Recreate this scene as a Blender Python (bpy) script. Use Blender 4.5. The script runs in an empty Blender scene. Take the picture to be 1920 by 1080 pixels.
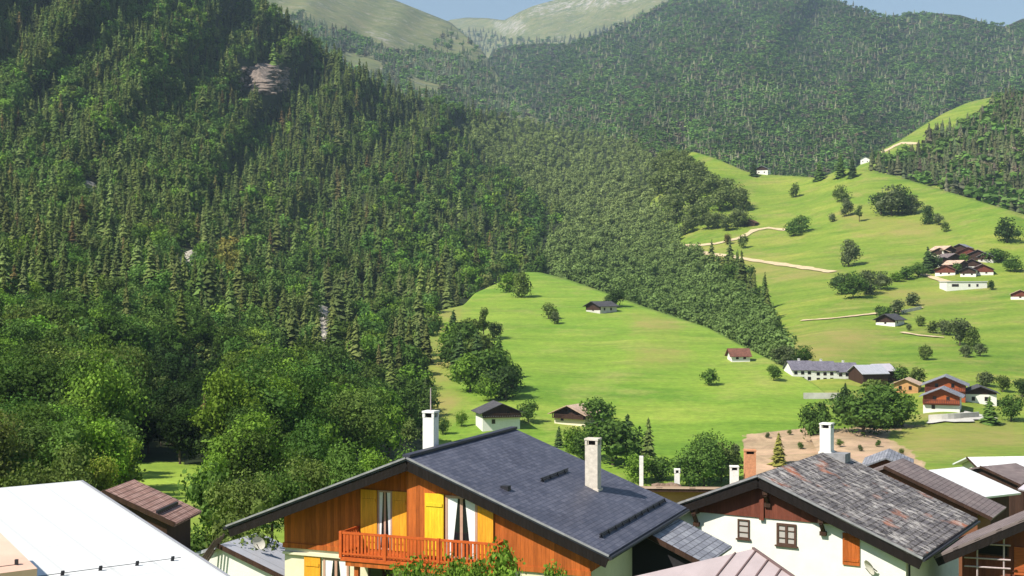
import bpy, bmesh, math, random
import numpy as np
from mathutils import Vector
R = math.radians
random.seed(7); RS = np.random.RandomState(11)
sc = bpy.context.scene
COL = sc.collection

# ------------------------------------------------------------ camera, sky, sun, exposure
F = 2500.0                                   # focal length in pixels of a 1920-wide picture
cam_d = bpy.data.cameras.new("camera"); cam = bpy.data.objects.new("camera", cam_d); COL.objects.link(cam)
cam.location = (0, 0, 0); cam.rotation_euler = (R(90), 0, 0)
cam_d.sensor_width = 36; cam_d.lens = 36 * F / 1920; cam_d.clip_start = .5; cam_d.clip_end = 40000
sc.camera = cam
SUN_EL, SUN_AZ = R(47), math.atan2(-.82, -.57)   # azimuth measured from +Y towards +X
w = bpy.data.worlds.new("World"); sc.world = w; w.use_nodes = True
nt = w.node_tree; bg = nt.nodes["Background"]
sky = nt.nodes.new("ShaderNodeTexSky"); sky.sky_type = 'NISHITA'; sky.sun_disc = False
sky.sun_elevation = SUN_EL; sky.sun_rotation = SUN_AZ; sky.altitude = 1200
sky.air_density = 1.3; sky.dust_density = .25; sky.ozone_density = 1.0
nt.links.new(sky.outputs[0], bg.inputs[0]); bg.inputs[1].default_value = .072
sd = bpy.data.lights.new("sun", 'SUN'); sd.energy = 5.0; sd.angle = R(.5); sd.color = (1, .95, .86)
sun = bpy.data.objects.new("sun", sd); COL.objects.link(sun)
sv = Vector((math.sin(SUN_AZ) * math.cos(SUN_EL), math.cos(SUN_AZ) * math.cos(SUN_EL), math.sin(SUN_EL)))
sun.rotation_euler = sv.to_track_quat('Z', 'Y').to_euler(); sun.location = (-40, -30, 60)
sc.view_settings.view_transform = 'Standard'; sc.view_settings.look = 'None'
sc.view_settings.gamma = 1; sc.view_settings.exposure = .7
sc.render.engine = 'CYCLES'
sc.cycles.max_bounces = 6; sc.cycles.diffuse_bounces = 1; sc.cycles.transmission_bounces = 3
sc.cycles.volume_bounces = 0; sc.cycles.use_denoising = True

# ------------------------------------------------------------ small helpers
def tag(o, label=None, cat=None, group=None, kind=None):
    if label: o["label"] = label
    if cat: o["category"] = cat
    if group: o["group"] = group
    if kind: o["kind"] = kind
    return o
def link(name, me, parent=None, mat=None):
    o = bpy.data.objects.new(name, me); COL.objects.link(o)
    if parent: o.parent = parent
    if mat and not me.materials: me.materials.append(mat)
    return o
def empty(name, loc, rz=0, label=None, cat=None, group=None):
    o = bpy.data.objects.new(name, None); COL.objects.link(o); o.location = loc; o.rotation_euler = (0, 0, rz)
    o.empty_display_size = .5
    return tag(o, label, cat, group)
class MB:
    """collects boxes, bars and prisms into one mesh"""
    def __init__(s): s.v = []; s.f = []; s.uv = {}
    def poly(s, pts, uvs=None):
        n = len(s.v); s.v += [tuple(p) for p in pts]; s.f.append(tuple(range(n, n + len(pts))))
        if uvs: s.uv[len(s.f) - 1] = uvs
        return s
    def box(s, x0, x1, y0, y1, z0, z1):
        n = len(s.v)
        s.v += [(x, y, z) for z in (z0, z1) for y in (y0, y1) for x in (x0, x1)]
        for q in ((0, 2, 3, 1), (4, 5, 7, 6), (0, 1, 5, 4), (2, 6, 7, 3), (0, 4, 6, 2), (1, 3, 7, 5)):
            s.f.append(tuple(n + i for i in q))
        return s
    def bar(s, a, b, r, n=6, r2=None):
        a, b = Vector(a), Vector(b); d = (b - a).normalized()
        u = d.orthogonal().normalized(); v = d.cross(u); r2 = r if r2 is None else r2
        k = len(s.v)
        for p, rr in ((a, r), (b, r2)):
            for i in range(n):
                t = 2 * math.pi * i / n; s.v.append(tuple(p + (u * math.cos(t) + v * math.sin(t)) * rr))
        for i in range(n):
            j = (i + 1) % n; s.f.append((k + i, k + j, k + n + j, k + n + i))
        s.f.append(tuple(k + n - 1 - i for i in range(n))); s.f.append(tuple(k + n + i for i in range(n)))
        return s
    def beam(s, a, b, w, h):
        """square bar with its height near vertical"""
        a, b = Vector(a), Vector(b); d = (b - a).normalized()
        u = d.cross(Vector((0, 0, 1))); u = u.normalized() if u.length > 1e-4 else Vector((1, 0, 0)); v = u.cross(d)
        k = len(s.v)
        for p in (a, b):
            for (i, j) in ((-1, -1), (1, -1), (1, 1), (-1, 1)): s.v.append(tuple(p + u * (i * w / 2) + v * (j * h / 2)))
        for q in ((3, 2, 1, 0), (4, 5, 6, 7), (0, 1, 5, 4), (1, 2, 6, 5), (2, 3, 7, 6), (3, 0, 4, 7)): s.f.append(tuple(k + i for i in q))
        return s
    def extrude_y(s, prof, y0, y1):
        """profile of (x, z), anticlockwise seen from -y"""
        n = len(prof); k = len(s.v)
        s.v += [(x, y0, z) for x, z in prof] + [(x, y1, z) for x, z in prof]
        s.f.append(tuple(k + i for i in range(n))); s.f.append(tuple(k + 2 * n - 1 - i for i in range(n)))
        for i in range(n):
            j = (i + 1) % n; s.f.append((k + j, k + i, k + n + i, k + n + j))
        return s
    def build(s, name, mat, parent=None, smooth=False):
        me = bpy.data.meshes.new(name); me.from_pydata(s.v, [], s.f)
        if s.uv:
            ul = me.uv_layers.new(name="UVMap")
            for fi, uvs in s.uv.items():
                for li, uv in zip(me.polygons[fi].loop_indices, uvs): ul.data[li].uv = uv
        if smooth:
            for p in me.polygons: p.use_smooth = True
        me.update()
        return link(name, me, parent, mat)
def mesh_np(name, V, T, mat, col=None, smooth=False):
    me = bpy.data.meshes.new(name); V = np.asarray(V, np.float32); T = np.asarray(T, np.int32)
    k = T.shape[1]
    me.vertices.add(len(V)); me.vertices.foreach_set("co", V.ravel())
    me.loops.add(T.size); me.loops.foreach_set("vertex_index", T.ravel())
    me.polygons.add(len(T)); me.polygons.foreach_set("loop_start", np.arange(0, T.size, k, dtype=np.int32))
    me.polygons.foreach_set("use_smooth", np.full(len(T), smooth, bool))
    if col is not None:
        a = me.attributes.new("tint", 'FLOAT_COLOR', 'POINT'); a.data.foreach_set("color", np.asarray(col, np.float32).ravel())
    me.update(calc_edges=True); me.validate()
    if mat: me.materials.append(mat)
    return me

# ------------------------------------------------------------ materials
class NT:
    def __init__(s, name):
        s.m = bpy.data.materials.new(name); s.m.use_nodes = True; s.t = s.m.node_tree
        s.b = s.t.nodes["Principled BSDF"]; s.b.inputs["Specular IOR Level"].default_value = .2
    def n(s, kind, **k):
        nd = s.t.nodes.new(kind)
        for a, v in k.items():
            if a.startswith("i_"): nd.inputs[a[2:].replace("_", " ")].default_value = v
            else: setattr(nd, a, v)
        return nd
    def l(s, a, b): s.t.links.new(a, b)
    def coord(s, kind="Object", scale=(1, 1, 1)):
        c = s.n("ShaderNodeTexCoord"); mp = s.n("ShaderNodeMapping"); mp.inputs["Scale"].default_value = scale
        s.l(c.outputs[kind], mp.inputs[0]); return mp.outputs[0]
    def noise(s, vec, scale, detail=4, rough=.6, dist=0):
        nd = s.n("ShaderNodeTexNoise"); nd.inputs["Scale"].default_value = scale; nd.inputs["Detail"].default_value = detail
        nd.inputs["Roughness"].default_value = rough; nd.inputs["Distortion"].default_value = dist
        s.l(vec, nd.inputs["Vector"]); return nd.outputs["Fac"]
    def ramp(s, fac, stops, interp='LINEAR'):
        r = s.n("ShaderNodeValToRGB"); e = r.color_ramp; e.interpolation = interp
        while len(e.elements) < len(stops): e.elements.new(.5)
        for el, (p, c) in zip(e.elements, stops): el.position = p; el.color = (*c, 1) if len(c) == 3 else c
        s.l(fac, r.inputs[0]); return r.outputs[0]
    def mix(s, fac, a, b, mode='MIX'):
        m = s.n("ShaderNodeMix", data_type='RGBA', blend_type=mode)
        for sock, v in ((m.inputs[0], fac), (m.inputs[6], a), (m.inputs[7], b)):
            if isinstance(v, (int, float)): sock.default_value = v
            elif isinstance(v, tuple): sock.default_value = (*v, 1)
            else: s.l(v, sock)
        return m.outputs[2]
    def bump(s, h, strength=.4, dist=.05):
        b = s.n("ShaderNodeBump"); b.inputs["Strength"].default_value = strength; b.inputs["Distance"].default_value = dist
        s.l(h, b.inputs["Height"]); s.l(b.outputs[0], s.b.inputs["Normal"])
    def done(s, color, rough=.8, metal=0):
        if isinstance(color, tuple): s.b.inputs["Base Color"].default_value = (*color, 1)
        else: s.l(color, s.b.inputs["Base Color"])
        s.b.inputs["Roughness"].default_value = rough; s.b.inputs["Metallic"].default_value = metal
        return s.m
def sc3(c, k): return tuple(min(1, x * k) for x in c)
def plain(name, c, rough=.8, var=.25, scale=3, bump=.15, metal=0):
    t = NT(name); v = t.coord(); f = t.noise(v, scale, 6, .65)
    t.bump(f, bump, .03)
    return t.done(t.ramp(f, [(.3, sc3(c, 1 - var)), (.7, sc3(c, 1 + var))]), rough, metal)
def planks(name, c, width=.16, rough=.7, axis='x', var=.35):
    t = NT(name); v = t.coord(); sep = t.n("ShaderNodeSeparateXYZ"); t.l(v, sep.inputs[0])
    add = t.n("ShaderNodeMath", operation='ADD'); t.l(sep.outputs[0], add.inputs[0]); t.l(sep.outputs[1], add.inputs[1])
    src = add.outputs[0] if axis == 'x' else sep.outputs[2]
    dv = t.n("ShaderNodeMath", operation='DIVIDE'); t.l(src, dv.inputs[0]); dv.inputs[1].default_value = width
    fl = t.n("ShaderNodeMath", operation='FLOOR'); t.l(dv.outputs[0], fl.inputs[0])
    wn = t.n("ShaderNodeTexWhiteNoise", noise_dimensions='1D'); t.l(fl.outputs[0], wn.inputs["W"])
    fr = t.n("ShaderNodeMath", operation='FRACT'); t.l(dv.outputs[0], fr.inputs[0])
    gap = t.ramp(fr.outputs[0], [(0, (0, 0, 0)), (.08, (1, 1, 1)), (.92, (1, 1, 1)), (1, (0, 0, 0))])
    streak = t.noise(t.coord(scale=(7, 7, .8) if axis == 'x' else (.8, .8, 7)), 2.2, 5, .7)
    base = t.ramp(wn.outputs[0], [(0, sc3(c, 1 - var)), (1, sc3(c, 1 + var))])
    col = t.mix(.55, base, t.ramp(streak, [(.3, sc3(c, .55)), (.7, sc3(c, 1.3))]))
    t.bump(gap, .5, .02)
    return t.done(col, rough)
def slates(name, c1, c2, bw=.35, rh=.22, rough=.6, patches=None, mortar=.02, mc=None, lichen=None):
    """roof covering laid in rows on the UV map (metres)"""
    t = NT(name); v = t.coord("UV"); b = t.n("ShaderNodeTexBrick"); t.l(v, b.inputs["Vector"])
    b.offset = .5; b.inputs["Scale"].default_value = 1; b.inputs["Brick Width"].default_value = bw
    b.inputs["Row Height"].default_value = rh; b.inputs["Mortar Size"].default_value = mortar
    b.inputs["Mortar Smooth"].default_value = .1; b.inputs["Bias"].default_value = 0
    b.inputs["Color1"].default_value = (*c1, 1); b.inputs["Color2"].default_value = (*c2, 1)
    b.inputs["Mortar"].default_value = (*(mc or sc3(c1, .4)), 1)
    big = t.noise(v, .5, 5, .65); col = t.mix(1, b.outputs["Color"], t.ramp(big, [(.3, (.72, .72, .74)), (.7, (1.25, 1.25, 1.22))]), 'MULTIPLY')
    if patches:
        f = t.ramp(t.noise(v, .42, 3, .55), [(.6, (0, 0, 0)), (.7, (1, 1, 1))]); col = t.mix(f, col, patches)
    if lichen:
        st = t.n("ShaderNodeMapping"); st.inputs["Scale"].default_value = (1.9, .8, 1); t.l(v, st.inputs[0])
        f = t.ramp(t.noise(st.outputs[0], 1.5, 8, .8, .6), [(.5, (0, 0, 0)), (.57, (1, 1, 1))]); dens = t.ramp(t.noise(v, .55, 4, .6), [(.35, (.12, .12, .12)), (.62, (1, 1, 1))]); mm = t.n('ShaderNodeMath', operation='MULTIPLY'); t.l(f, mm.inputs[0]); t.l(dens, mm.inputs[1]); f = mm.outputs[0]; col = t.mix(f, col, lichen)
        f2 = t.ramp(t.noise(st.outputs[0], 5, 5, .7), [(.56, (0, 0, 0)), (.64, (1, 1, 1))]); col = t.mix(f2, col, sc3(lichen, .55))
    t.bump(b.outputs["Fac"], -.5, .03)
    return t.done(col, rough)
def seams(name, c, pitch=.6, rough=.45, metal=0, dark=.72, across=0.):
    t = NT(name); v = t.coord("UV"); sep = t.n("ShaderNodeSeparateXYZ"); t.l(v, sep.inputs[0])
    def line(src, p, wdt):
        dv = t.n("ShaderNodeMath", operation='DIVIDE'); t.l(src, dv.inputs[0]); dv.inputs[1].default_value = p
        fr = t.n("ShaderNodeMath", operation='FRACT'); t.l(dv.outputs[0], fr.inputs[0])
        return t.ramp(fr.outputs[0], [(0, (1, 1, 1)), (wdt, (0, 0, 0)), (1, (0, 0, 0))], 'CONSTANT')
    f = line(sep.outputs[0], pitch, .08); st = t.noise(v, .8, 5, .6)
    col = t.ramp(st, [(.3, sc3(c, .88)), (.7, sc3(c, 1.06))])
    if dark < 1: col = t.mix(f, col, sc3(c, dark))
    if across: col = t.mix(line(sep.outputs[1], across, .03), col, sc3(c, .8))
    return t.done(col, rough, metal)
def foliage(name, attr, transl=.3, scale=.35, var=.35):
    t = NT(name)
    if attr:
        a = t.n("ShaderNodeAttribute", attribute_name="tint"); col = a.outputs["Color"]
    else:
        col = t.n("ShaderNodeObjectInfo").outputs["Color"]
    g = t.n("ShaderNodeNewGeometry"); f = t.noise(g.outputs["Position"], scale, 3, .7)
    rnd = t.ramp(g.outputs["Random Per Island"], [(0, (1 - var, 1 - var, 1 - var)), (1, (1 + var, 1 + var, 1 + var * .8))])
    c2 = t.mix(1, col, t.ramp(f, [(.3, (.62, .66, .6)), (.7, (1.4, 1.34, 1.25))]), 'MULTIPLY')
    c2 = t.mix(1, c2, rnd, 'MULTIPLY')
    d = t.n("ShaderNodeBsdfDiffuse"); tr = t.n("ShaderNodeBsdfTranslucent"); ms = t.n("ShaderNodeMixShader"); ms.inputs[0].default_value = transl
    t.l(c2, d.inputs[0]); t.l(t.mix(1, c2, (1.1, 1.25, .5), 'MULTIPLY'), tr.inputs[0])
    t.l(d.outputs[0], ms.inputs[1]); t.l(tr.outputs[0], ms.inputs[2])
    t.l(ms.outputs[0], t.t.nodes["Material Output"].inputs[0]); return t.m
def meadow(name, greens, dry, soilc=(.45, .31, .19)):
    t = NT(name); g = t.n("ShaderNodeNewGeometry"); p = g.outputs["Position"]
    mp = t.n("ShaderNodeMapping"); mp.inputs["Scale"].default_value = (.006, .016, .03); t.l(p, mp.inputs[0])
    n1 = t.noise(mp.outputs[0], 2.2, 5, .6, .4); n2 = t.noise(p, .05, 6, .7); n3 = t.noise(p, .6, 4, .7)
    col = t.ramp(n1, [(.32, greens[0]), (.5, greens[1]), (.68, greens[2])])
    col = t.mix(t.ramp(n2, [(.5, (0, 0, 0)), (.72, (.8, .8, .8))]), col, dry)
    col = t.mix(.5, col, t.ramp(n3, [(.3, (.55, .55, .5)), (.7, (1.3, 1.3, 1.2))]), 'MULTIPLY')
    a = t.n("ShaderNodeAttribute", attribute_name="tint")
    sp = t.n("ShaderNodeSeparateColor"); t.l(a.outputs["Color"], sp.inputs[0])
    ad = t.n("ShaderNodeMath", operation='ADD'); t.l(sp.outputs[0], ad.inputs[0])
    sb = t.n("ShaderNodeMath", operation='MULTIPLY_ADD'); t.l(n2, sb.inputs[0]); sb.inputs[1].default_value = 1.5; sb.inputs[2].default_value = -.75
    t.l(sb.outputs[0], ad.inputs[1])
    soil = t.mix(.7, t.ramp(n3, [(.3, sc3(soilc, .75)), (.7, sc3(soilc, 1.2))]), t.ramp(t.noise(p, .14, 6, .75, .6), [(.36, sc3(soilc, .6)), (.5, soilc), (.64, sc3(soilc, 1.3))]))
    col = t.mix(t.ramp(ad.outputs[0], [(.42, (0, 0, 0)), (.58, (1, 1, 1))]), col, soil)
    if name.startswith("alpine"):
        col = t.mix(t.ramp(t.noise(p, .02, 8, .8, .5), [(.52, (0, 0, 0)), (.58, (.7, .7, .7))]), col, (.09, .11, .05))
        col = t.mix(t.ramp(t.noise(p, .04, 8, .85, .3), [(.57, (0, 0, 0)), (.61, (.8, .8, .8))]), col, (.36, .33, .28))
    mp2 = t.n("ShaderNodeMapping"); mp2.inputs["Scale"].default_value = (.012, .055, .08) if not name.startswith('alpine') else (.01, .01, .01); t.l(p, mp2.inputs[0])
    mow = t.noise(mp2.outputs[0], 1.6, 6, .72, 1.2); col = t.mix(1, col, t.ramp(mow, [(.34, (.74, .80, .76)), (.5, (1, 1, 1)), (.66, (1.22, 1.12, 1.25))]), 'MULTIPLY')
    dm = t.n("ShaderNodeMath", operation='MULTIPLY'); t.l(sp.outputs[1], dm.inputs[0]); t.l(t.ramp(n2, [(.3, (.25, .25, .25)), (.65, (1, 1, 1))]), dm.inputs[1])
    col = t.mix(dm.outputs[0], col, (.30, .25, .075))
    t.bump(n3, .3, .3)
    return t.done(col, .9)

M = {}
M['leaf_o'] = foliage("leaves_single_tree", False, .28, .5)
M['leaf_a'] = foliage("leaves_forest", True, .18, .05, .14)
M['needle_o'] = foliage("needles_single_tree", False, .12, .4)
M['bark'] = plain("bark", (.10, .075, .055), .9, .4, 4)
M['grass'] = meadow("meadow_grass", [(.125, .24, .022), (.18, .29, .03), (.25, .33, .045)], (.30, .31, .08))
M['grass_r'] = meadow("meadow_grass_far", [(.125, .22, .022), (.18, .26, .03), (.25, .29, .045)], (.31, .27, .085))
M['floor'] = meadow("shaded_forest_floor", [(.018, .028, .008), (.025, .038, .011), (.035, .045, .015)], (.05, .045, .022), (.24, .34, .04))  # shade under the trees is put into these near-black floor colours
M['alpine'] = meadow("alpine_grass", [(.115, .145, .05), (.16, .175, .065), (.20, .19, .085)], (.22, .19, .10), (.36, .33, .28))
M['track'] = plain("pale_dirt", (.58, .45, .27), .95, .2, .4)
M['rock'] = plain("pale_rock", (.33, .30, .25), .95, .6, .5, .8)
M['rock_pink'] = plain("scree", (.21, .165, .135), .95, .6, .5, .8)
M['white'] = plain("white_render", (.80, .78, .70), .85, .06, 1.2)
M['cream'] = plain("cream_render", (.74, .67, .48), .85, .08, 1.2)
M['greywall'] = plain("grey_render", (.40, .38, .35), .9, .15, 1)
M['orangewall'] = plain("ochre_boards", (.50, .27, .11), .8, .15, 1)
M['wood'] = planks("orange_brown_boards", (.46, .115, .022), .17, var=.5)
M['wood_dark'] = planks("dark_boards", (.055, .028, .018), .18)
M['wood_red'] = planks("red_brown_boards", (.17, .05, .03), .2)
M['wood_chalet'] = planks("warm_chalet_boards", (.40, .10, .03), .2, axis='z')
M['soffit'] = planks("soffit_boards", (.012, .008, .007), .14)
M['orange'] = planks("orange_shutter_paint", (.86, .37, .03), .12, .5, var=.12)
M['yellow'] = planks("yellow_shutter_boards", (.90, .56, .03), .12, .5, var=.08)  # brighter, yellower tone for a single shutter
M['rail'] = plain("red_orange_stain", (.52, .10, .02), .6, .2, 4)
M['frame_w'] = plain("pinkish_frame", (.50, .30, .22), .6, .1, 4)
M['frame_d'] = plain("dark_brown_frame", (.09, .05, .035), .6, .2, 4)
M['curtain'] = plain("white_curtain", (.82, .80, .78), .9, .06, 6)
gl = NT("window_glass"); gl.b.inputs["Specular IOR Level"].default_value = .5; M['glass'] = gl.done((.012, .014, .018), .08)
gl = NT("pale_window_glass"); M['glass_pale'] = gl.done((.45, .42, .38), .25)
M['slate'] = slates("blue_grey_slates", (.072, .075, .105), (.118, .118, .152), .32, .2, .5, None, .014, (.045, .045, .065))
M['lauze'] = slates("lichen_stone_slabs", (.075, .067, .072), (.16, .145, .15), .6, .32, .85, (.36, .13, .07), .035, (.03, .022, .02), (.55, .50, .45))
M['tile_pink'] = slates("pink_brown_tiles", (.34, .19, .15), (.48, .30, .25), .25, .3, .85, None, .03)
M['tile_brown'] = slates("brown_grey_tiles", (.19, .145, .14), (.25, .20, .19), .3, .3, .8, None, .02)
M['tile_grey'] = slates("grey_slabs", (.20, .20, .23), (.32, .32, .35), .5, .3, .7, None, .02)
M['tile_purple'] = slates("purple_grey_tiles", (.15, .14, .17), (.21, .19, .23), .4, .3, .8, None, .02)
M['tile_peach'] = slates("peach_tiles", (.55, .38, .27), (.65, .48, .36), .4, .3, .8, None, .02)
M['tile_dark'] = slates("dark_grey_tiles", (.07, .065, .07), (.11, .105, .11), .4, .3, .8, None, .02)
M['tile_red'] = slates("red_brown_tiles", (.16, .07, .05), (.24, .10, .07), .4, .3, .8, None, .02)
M['metal_white'] = seams("white_sheet_roof", (.74, .74, .72), .95, .45, 0, .8, 2.6)
M['metal_grey'] = seams("light_grey_sheet_roof", (.42, .42, .45), .8, .5)
M['metal_lilac'] = seams("lilac_grey_roof", (.50, .46, .50), 1.2, .6, 0, .9)
M['seam_pink'] = seams("pink_grey_standing_seam", (.46, .375, .365), .62, .5, 0, .95)
M['peach'] = plain("peach_sheet", (.74, .48, .36), .6, .12, 1)
M['seamline'] = plain("seam_metal", (.17, .11, .10), .5, .1, 3)
M['trim'] = plain("pale_verge", (.27, .265, .27), .7, .25, 3)
M['stack'] = plain("chimney_render", (.62, .55, .46), .9, .2, 5, .3)
M['stack_white'] = plain("white_chimney", (.78, .76, .70), .9, .12, 5)
M['brick'] = slates("brick", (.50, .20, .10), (.60, .27, .14), .24, .08, .9)
M['brickp'] = plain("orange_brick", (.58, .27, .14), .9, .25, 6)
M['black'] = plain("soot_and_unlit_black", (.012, .011, .011), .8, .2, 6)
M['iron'] = plain("dark_iron", (.03, .03, .035), .5, .2, 6)
M['galv'] = plain("pinkish_galvanised_pipe", (.46, .36, .36), .5, .2, 6)
M['dish'] = plain("off_white_dish", (.62, .58, .50), .5, .1, 4)
M['concrete'] = plain("pale_concrete", (.55, .52, .46), .9, .15, .6)

# ------------------------------------------------------------ terrain: hills with their own distance and slope
def pix(px, py, D): return ((px - 960) / F * D, D, (540 - py) / F * D)
def tps(pts):
    P = np.array([(a / 1000, b / 1000) for a, b, _ in pts]); z = np.log([c for *_, c in pts]); n = len(P)
    def U(r2): return np.where(r2 > 0, .5 * r2 * np.log(np.maximum(r2, 1e-12)), 0)
    K = U(((P[:, None] - P[None]) ** 2).sum(2)) + np.eye(n) * 2e-3
    A = np.zeros((n + 3, n + 3)); A[:n, :n] = K; A[:n, n] = 1; A[:n, n + 1:] = P; A[n, :n] = 1; A[n + 1:, :n] = P.T
    s = np.linalg.solve(A, np.r_[z, 0, 0, 0])
    def f(px, py):
        px = np.asarray(px, float); py = np.asarray(py, float)
        q = np.stack([px / 1000, py / 1000], -1)
        r2 = ((q[..., None, :] - P) ** 2).sum(-1)
        return np.exp(U(r2) @ s[:n] + s[n] + q @ s[n + 1:])
    return f
def wob(px, py, amp, L):
    a = np.sin(px / L * 6.3 + py / L * 2.1) + np.sin(px / L * 3.1 - py / L * 4.7 + 1.3) + .6 * np.sin(px / L * 11 + py / L * 7.3 + 2)
    return 1 + amp * a / 2.6
class Hill:
    def __init__(s, name, x0, x1, top, bot, D, mat, nu=120, nv=70, amp=.0, L=300, soil=None, dry=None, back=(1.04, .02, 1.12, .08, 1.3, .25)):
        s.top = lambda x: np.interp(x, [p[0] for p in top], [p[1] for p in top])
        s.bot = lambda x: np.interp(x, [p[0] for p in bot], [p[1] for p in bot])
        s.D = lambda x, y: D(x, y) * wob(np.asarray(x, float), np.asarray(y, float), amp, L)
        if name == 'left_mountain':
            def folded(x, y):
                x = np.asarray(x, float); y = np.asarray(y, float); d = D(x, y); k = np.clip((d - 470) / 300, 0, 1) * np.clip((1150 - x) / 250, 0, 1)
                return d * (1 + (wob(x * 1.0 + y * .55, y * .45, .05, 210) * wob(x + .3 * y, y, .02, 90) - 1) * k)
            s.D = folded
        u = np.linspace(x0, x1, nu); t = np.linspace(0, 1, nv)
        PX = np.repeat(u[None], nv, 0); PY = s.bot(PX) + (s.top(PX) - s.bot(PX)) * t[:, None]
        DD = s.D(PX, PY); rows = [np.stack([(PX - 960) / F * DD, DD, (540 - PY) / F * DD], -1)]
        last = rows[0][-1]
        for k, dz in zip(back[::2], back[1::2]):
            q = last.copy(); q[:, 0] *= k; q[:, 1] *= k; q[:, 2] -= last[:, 1] * dz; rows.append(q[None])
        V = np.concatenate(rows, 0); n = V.shape[0]
        i = np.arange(n - 1)[:, None] * nu + np.arange(nu - 1)[None]
        T = np.stack([i, i + 1, i + nu + 1, i + nu], -1).reshape(-1, 4)
        col = np.zeros((n, nu, 4)); col[..., 3] = 1
        if soil is not None: col[:nv, :, 0] = soil(PX, PY) * (.5 if mat.name == 'alpine_grass' else .86)
        if dry is not None: col[:nv, :, 1] = dry(PX, PY)
        me = mesh_np(name, V.reshape(-1, 3), T, mat, col.reshape(-1, 4), True)
        s.o = tag(link(name, me), kind="structure")
    def at(s, px, py): return Vector(pix(px, py, float(s.D(px, py))))
def inside(poly, x, y):
    x = np.asarray(x, float); y = np.asarray(y, float); r = np.zeros(x.shape, bool); n = len(poly)
    for i in range(n):
        x1, y1 = poly[i]; x2, y2 = poly[(i + 1) % n]
        c = ((y1 > y) != (y2 > y)) & (x < (x2 - x1) * (y - y1) / ((y2 - y1) or 1e-9) + x1); r ^= c
    return r
def softmask(polys, sig=10):
    def f(X, Y):
        a = np.zeros(X.shape)
        for p in polys:
            for dx, dy in ((0, 0), (sig, 0), (-sig, 0), (0, sig), (0, -sig)): a = np.maximum(a, .0) + .2 * inside(p, X + dx, Y + dy)
        return np.clip(a, 0, 1)
    return f
# far ridges
H_far = Hill("far_mountain", 700, 1500, [(700, 90), (790, 60), (845, 37), (875, 33), (915, 34), (945, 38), (975, 22), (1000, 11), (1040, 0), (1110, -35), (1300, -80), (1500, -90)],
             [(700, 260), (1500, 260)], tps([(700, 90, 5200), (900, 40, 5600), (1100, -30, 5200), (1300, -80, 5000), (800, 260, 3600), (1100, 260, 3500), (1400, 260, 3400), (1000, 70, 4700), (1200, 20, 4500)]),
             M['alpine'], 160, 50, .02, 130, softmask([[(985, 0), (1060, -10), (1240, -20), (1230, 5), (1120, 25), (1000, 35)], [(900, 36), (990, 20), (1000, 70), (930, 70)]], 14))
H_mid = Hill("left_far_hillside", 250, 1010, [(250, -250), (480, -70), (650, -30), (740, 0), (785, 18), (845, 42), (868, 62), (905, 95), (935, 145), (965, 185), (1010, 215)],
             [(250, 250), (700, 260), (1010, 300)], tps([(300, -200, 3300), (600, -40, 3200), (740, 5, 3300), (850, 45, 3300), (935, 145, 2700), (1000, 215, 2200), (700, 120, 2300), (600, 60, 2400), (500, 150, 1900), (800, 200, 1900), (900, 250, 1800), (300, 200, 1900)]),
             M['alpine'], 120, 60, .02, 160, softmask([[(650, 40), (760, 70), (790, 90), (700, 75)]], 8))
H_right = Hill("right_mountain", 860, 2300, [(860, 225), (890, 190), (905, 130), (925, 92), (960, 84), (1010, 82), (1060, 84), (1110, 70), (1170, 46), (1230, 15), (1290, -20), (1380, -40), (1520, -25), (1590, 10), (1620, 22), (1650, 32), (1700, 28), (1745, 24), (1800, 28), (1850, 44), (1885, 50), (1905, 40), (1920, 34), (2300, -10)],
             [(860, 330), (1200, 350), (1500, 380), (1700, 380), (2300, 380)],
             tps([(880, 220, 2500), (920, 120, 3300), (1050, 90, 3300), (1230, 15, 3400), (1400, -30, 3300), (1700, 30, 3200), (1920, 35, 3100), (2250, 0, 3100), (1000, 320, 1500), (1280, 310, 1400), (1500, 345, 1400), (1650, 300, 1600), (1900, 250, 1900), (2200, 300, 1700), (1200, 150, 2400), (1500, 150, 2400), (1800, 150, 2500), (1300, 230, 1800), (1600, 230, 1900), (1050, 220, 2100)]),
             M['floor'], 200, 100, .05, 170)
H_near = Hill("right_wooded_hill", 1585, 2300, [(1585, 330), (1640, 288), (1690, 262), (1730, 236), (1770, 212), (1815, 192), (1860, 182), (1920, 180), (2300, 150)],
              [(1585, 400), (1700, 430), (1920, 470), (2300, 560)], tps([(1600, 330, 1150), (1700, 262, 1250), (1800, 198, 1350), (1920, 180, 1380), (2250, 160, 1380), (1650, 360, 1000), (1800, 380, 940), (1920, 430, 850), (2250, 500, 800), (1800, 290, 1120), (1950, 290, 1100)]),
              M['grass_r'], 90, 50, .01, 200)
L3 = tps([(1570, 700, 372), (1480, 700, 384), (1600, 640, 440), (1600, 560, 540), (1600, 500, 640), (1600, 420, 750), (1600, 330, 880), (1480, 330, 950), (1800, 500, 600), (1900, 400, 700), (1750, 350, 830), (1920, 420, 690), (1300, 290, 1010), (1200, 440, 900), (1290, 460, 770), (1400, 400, 850), (1350, 500, 690), (1440, 580, 545), (1460, 650, 452), (1700, 790, 308), (1700, 860, 245), (1900, 800, 300), (1900, 860, 245), (1450, 870, 262), (1480, 790, 312), (1800, 600, 490), (1900, 700, 372), (1760, 720, 350), (2250, 450, 640), (2250, 700, 370), (2250, 870, 240), (1300, 600, 560), (1500, 985, 165), (1800, 985, 150), (2250, 985, 145)])
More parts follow.
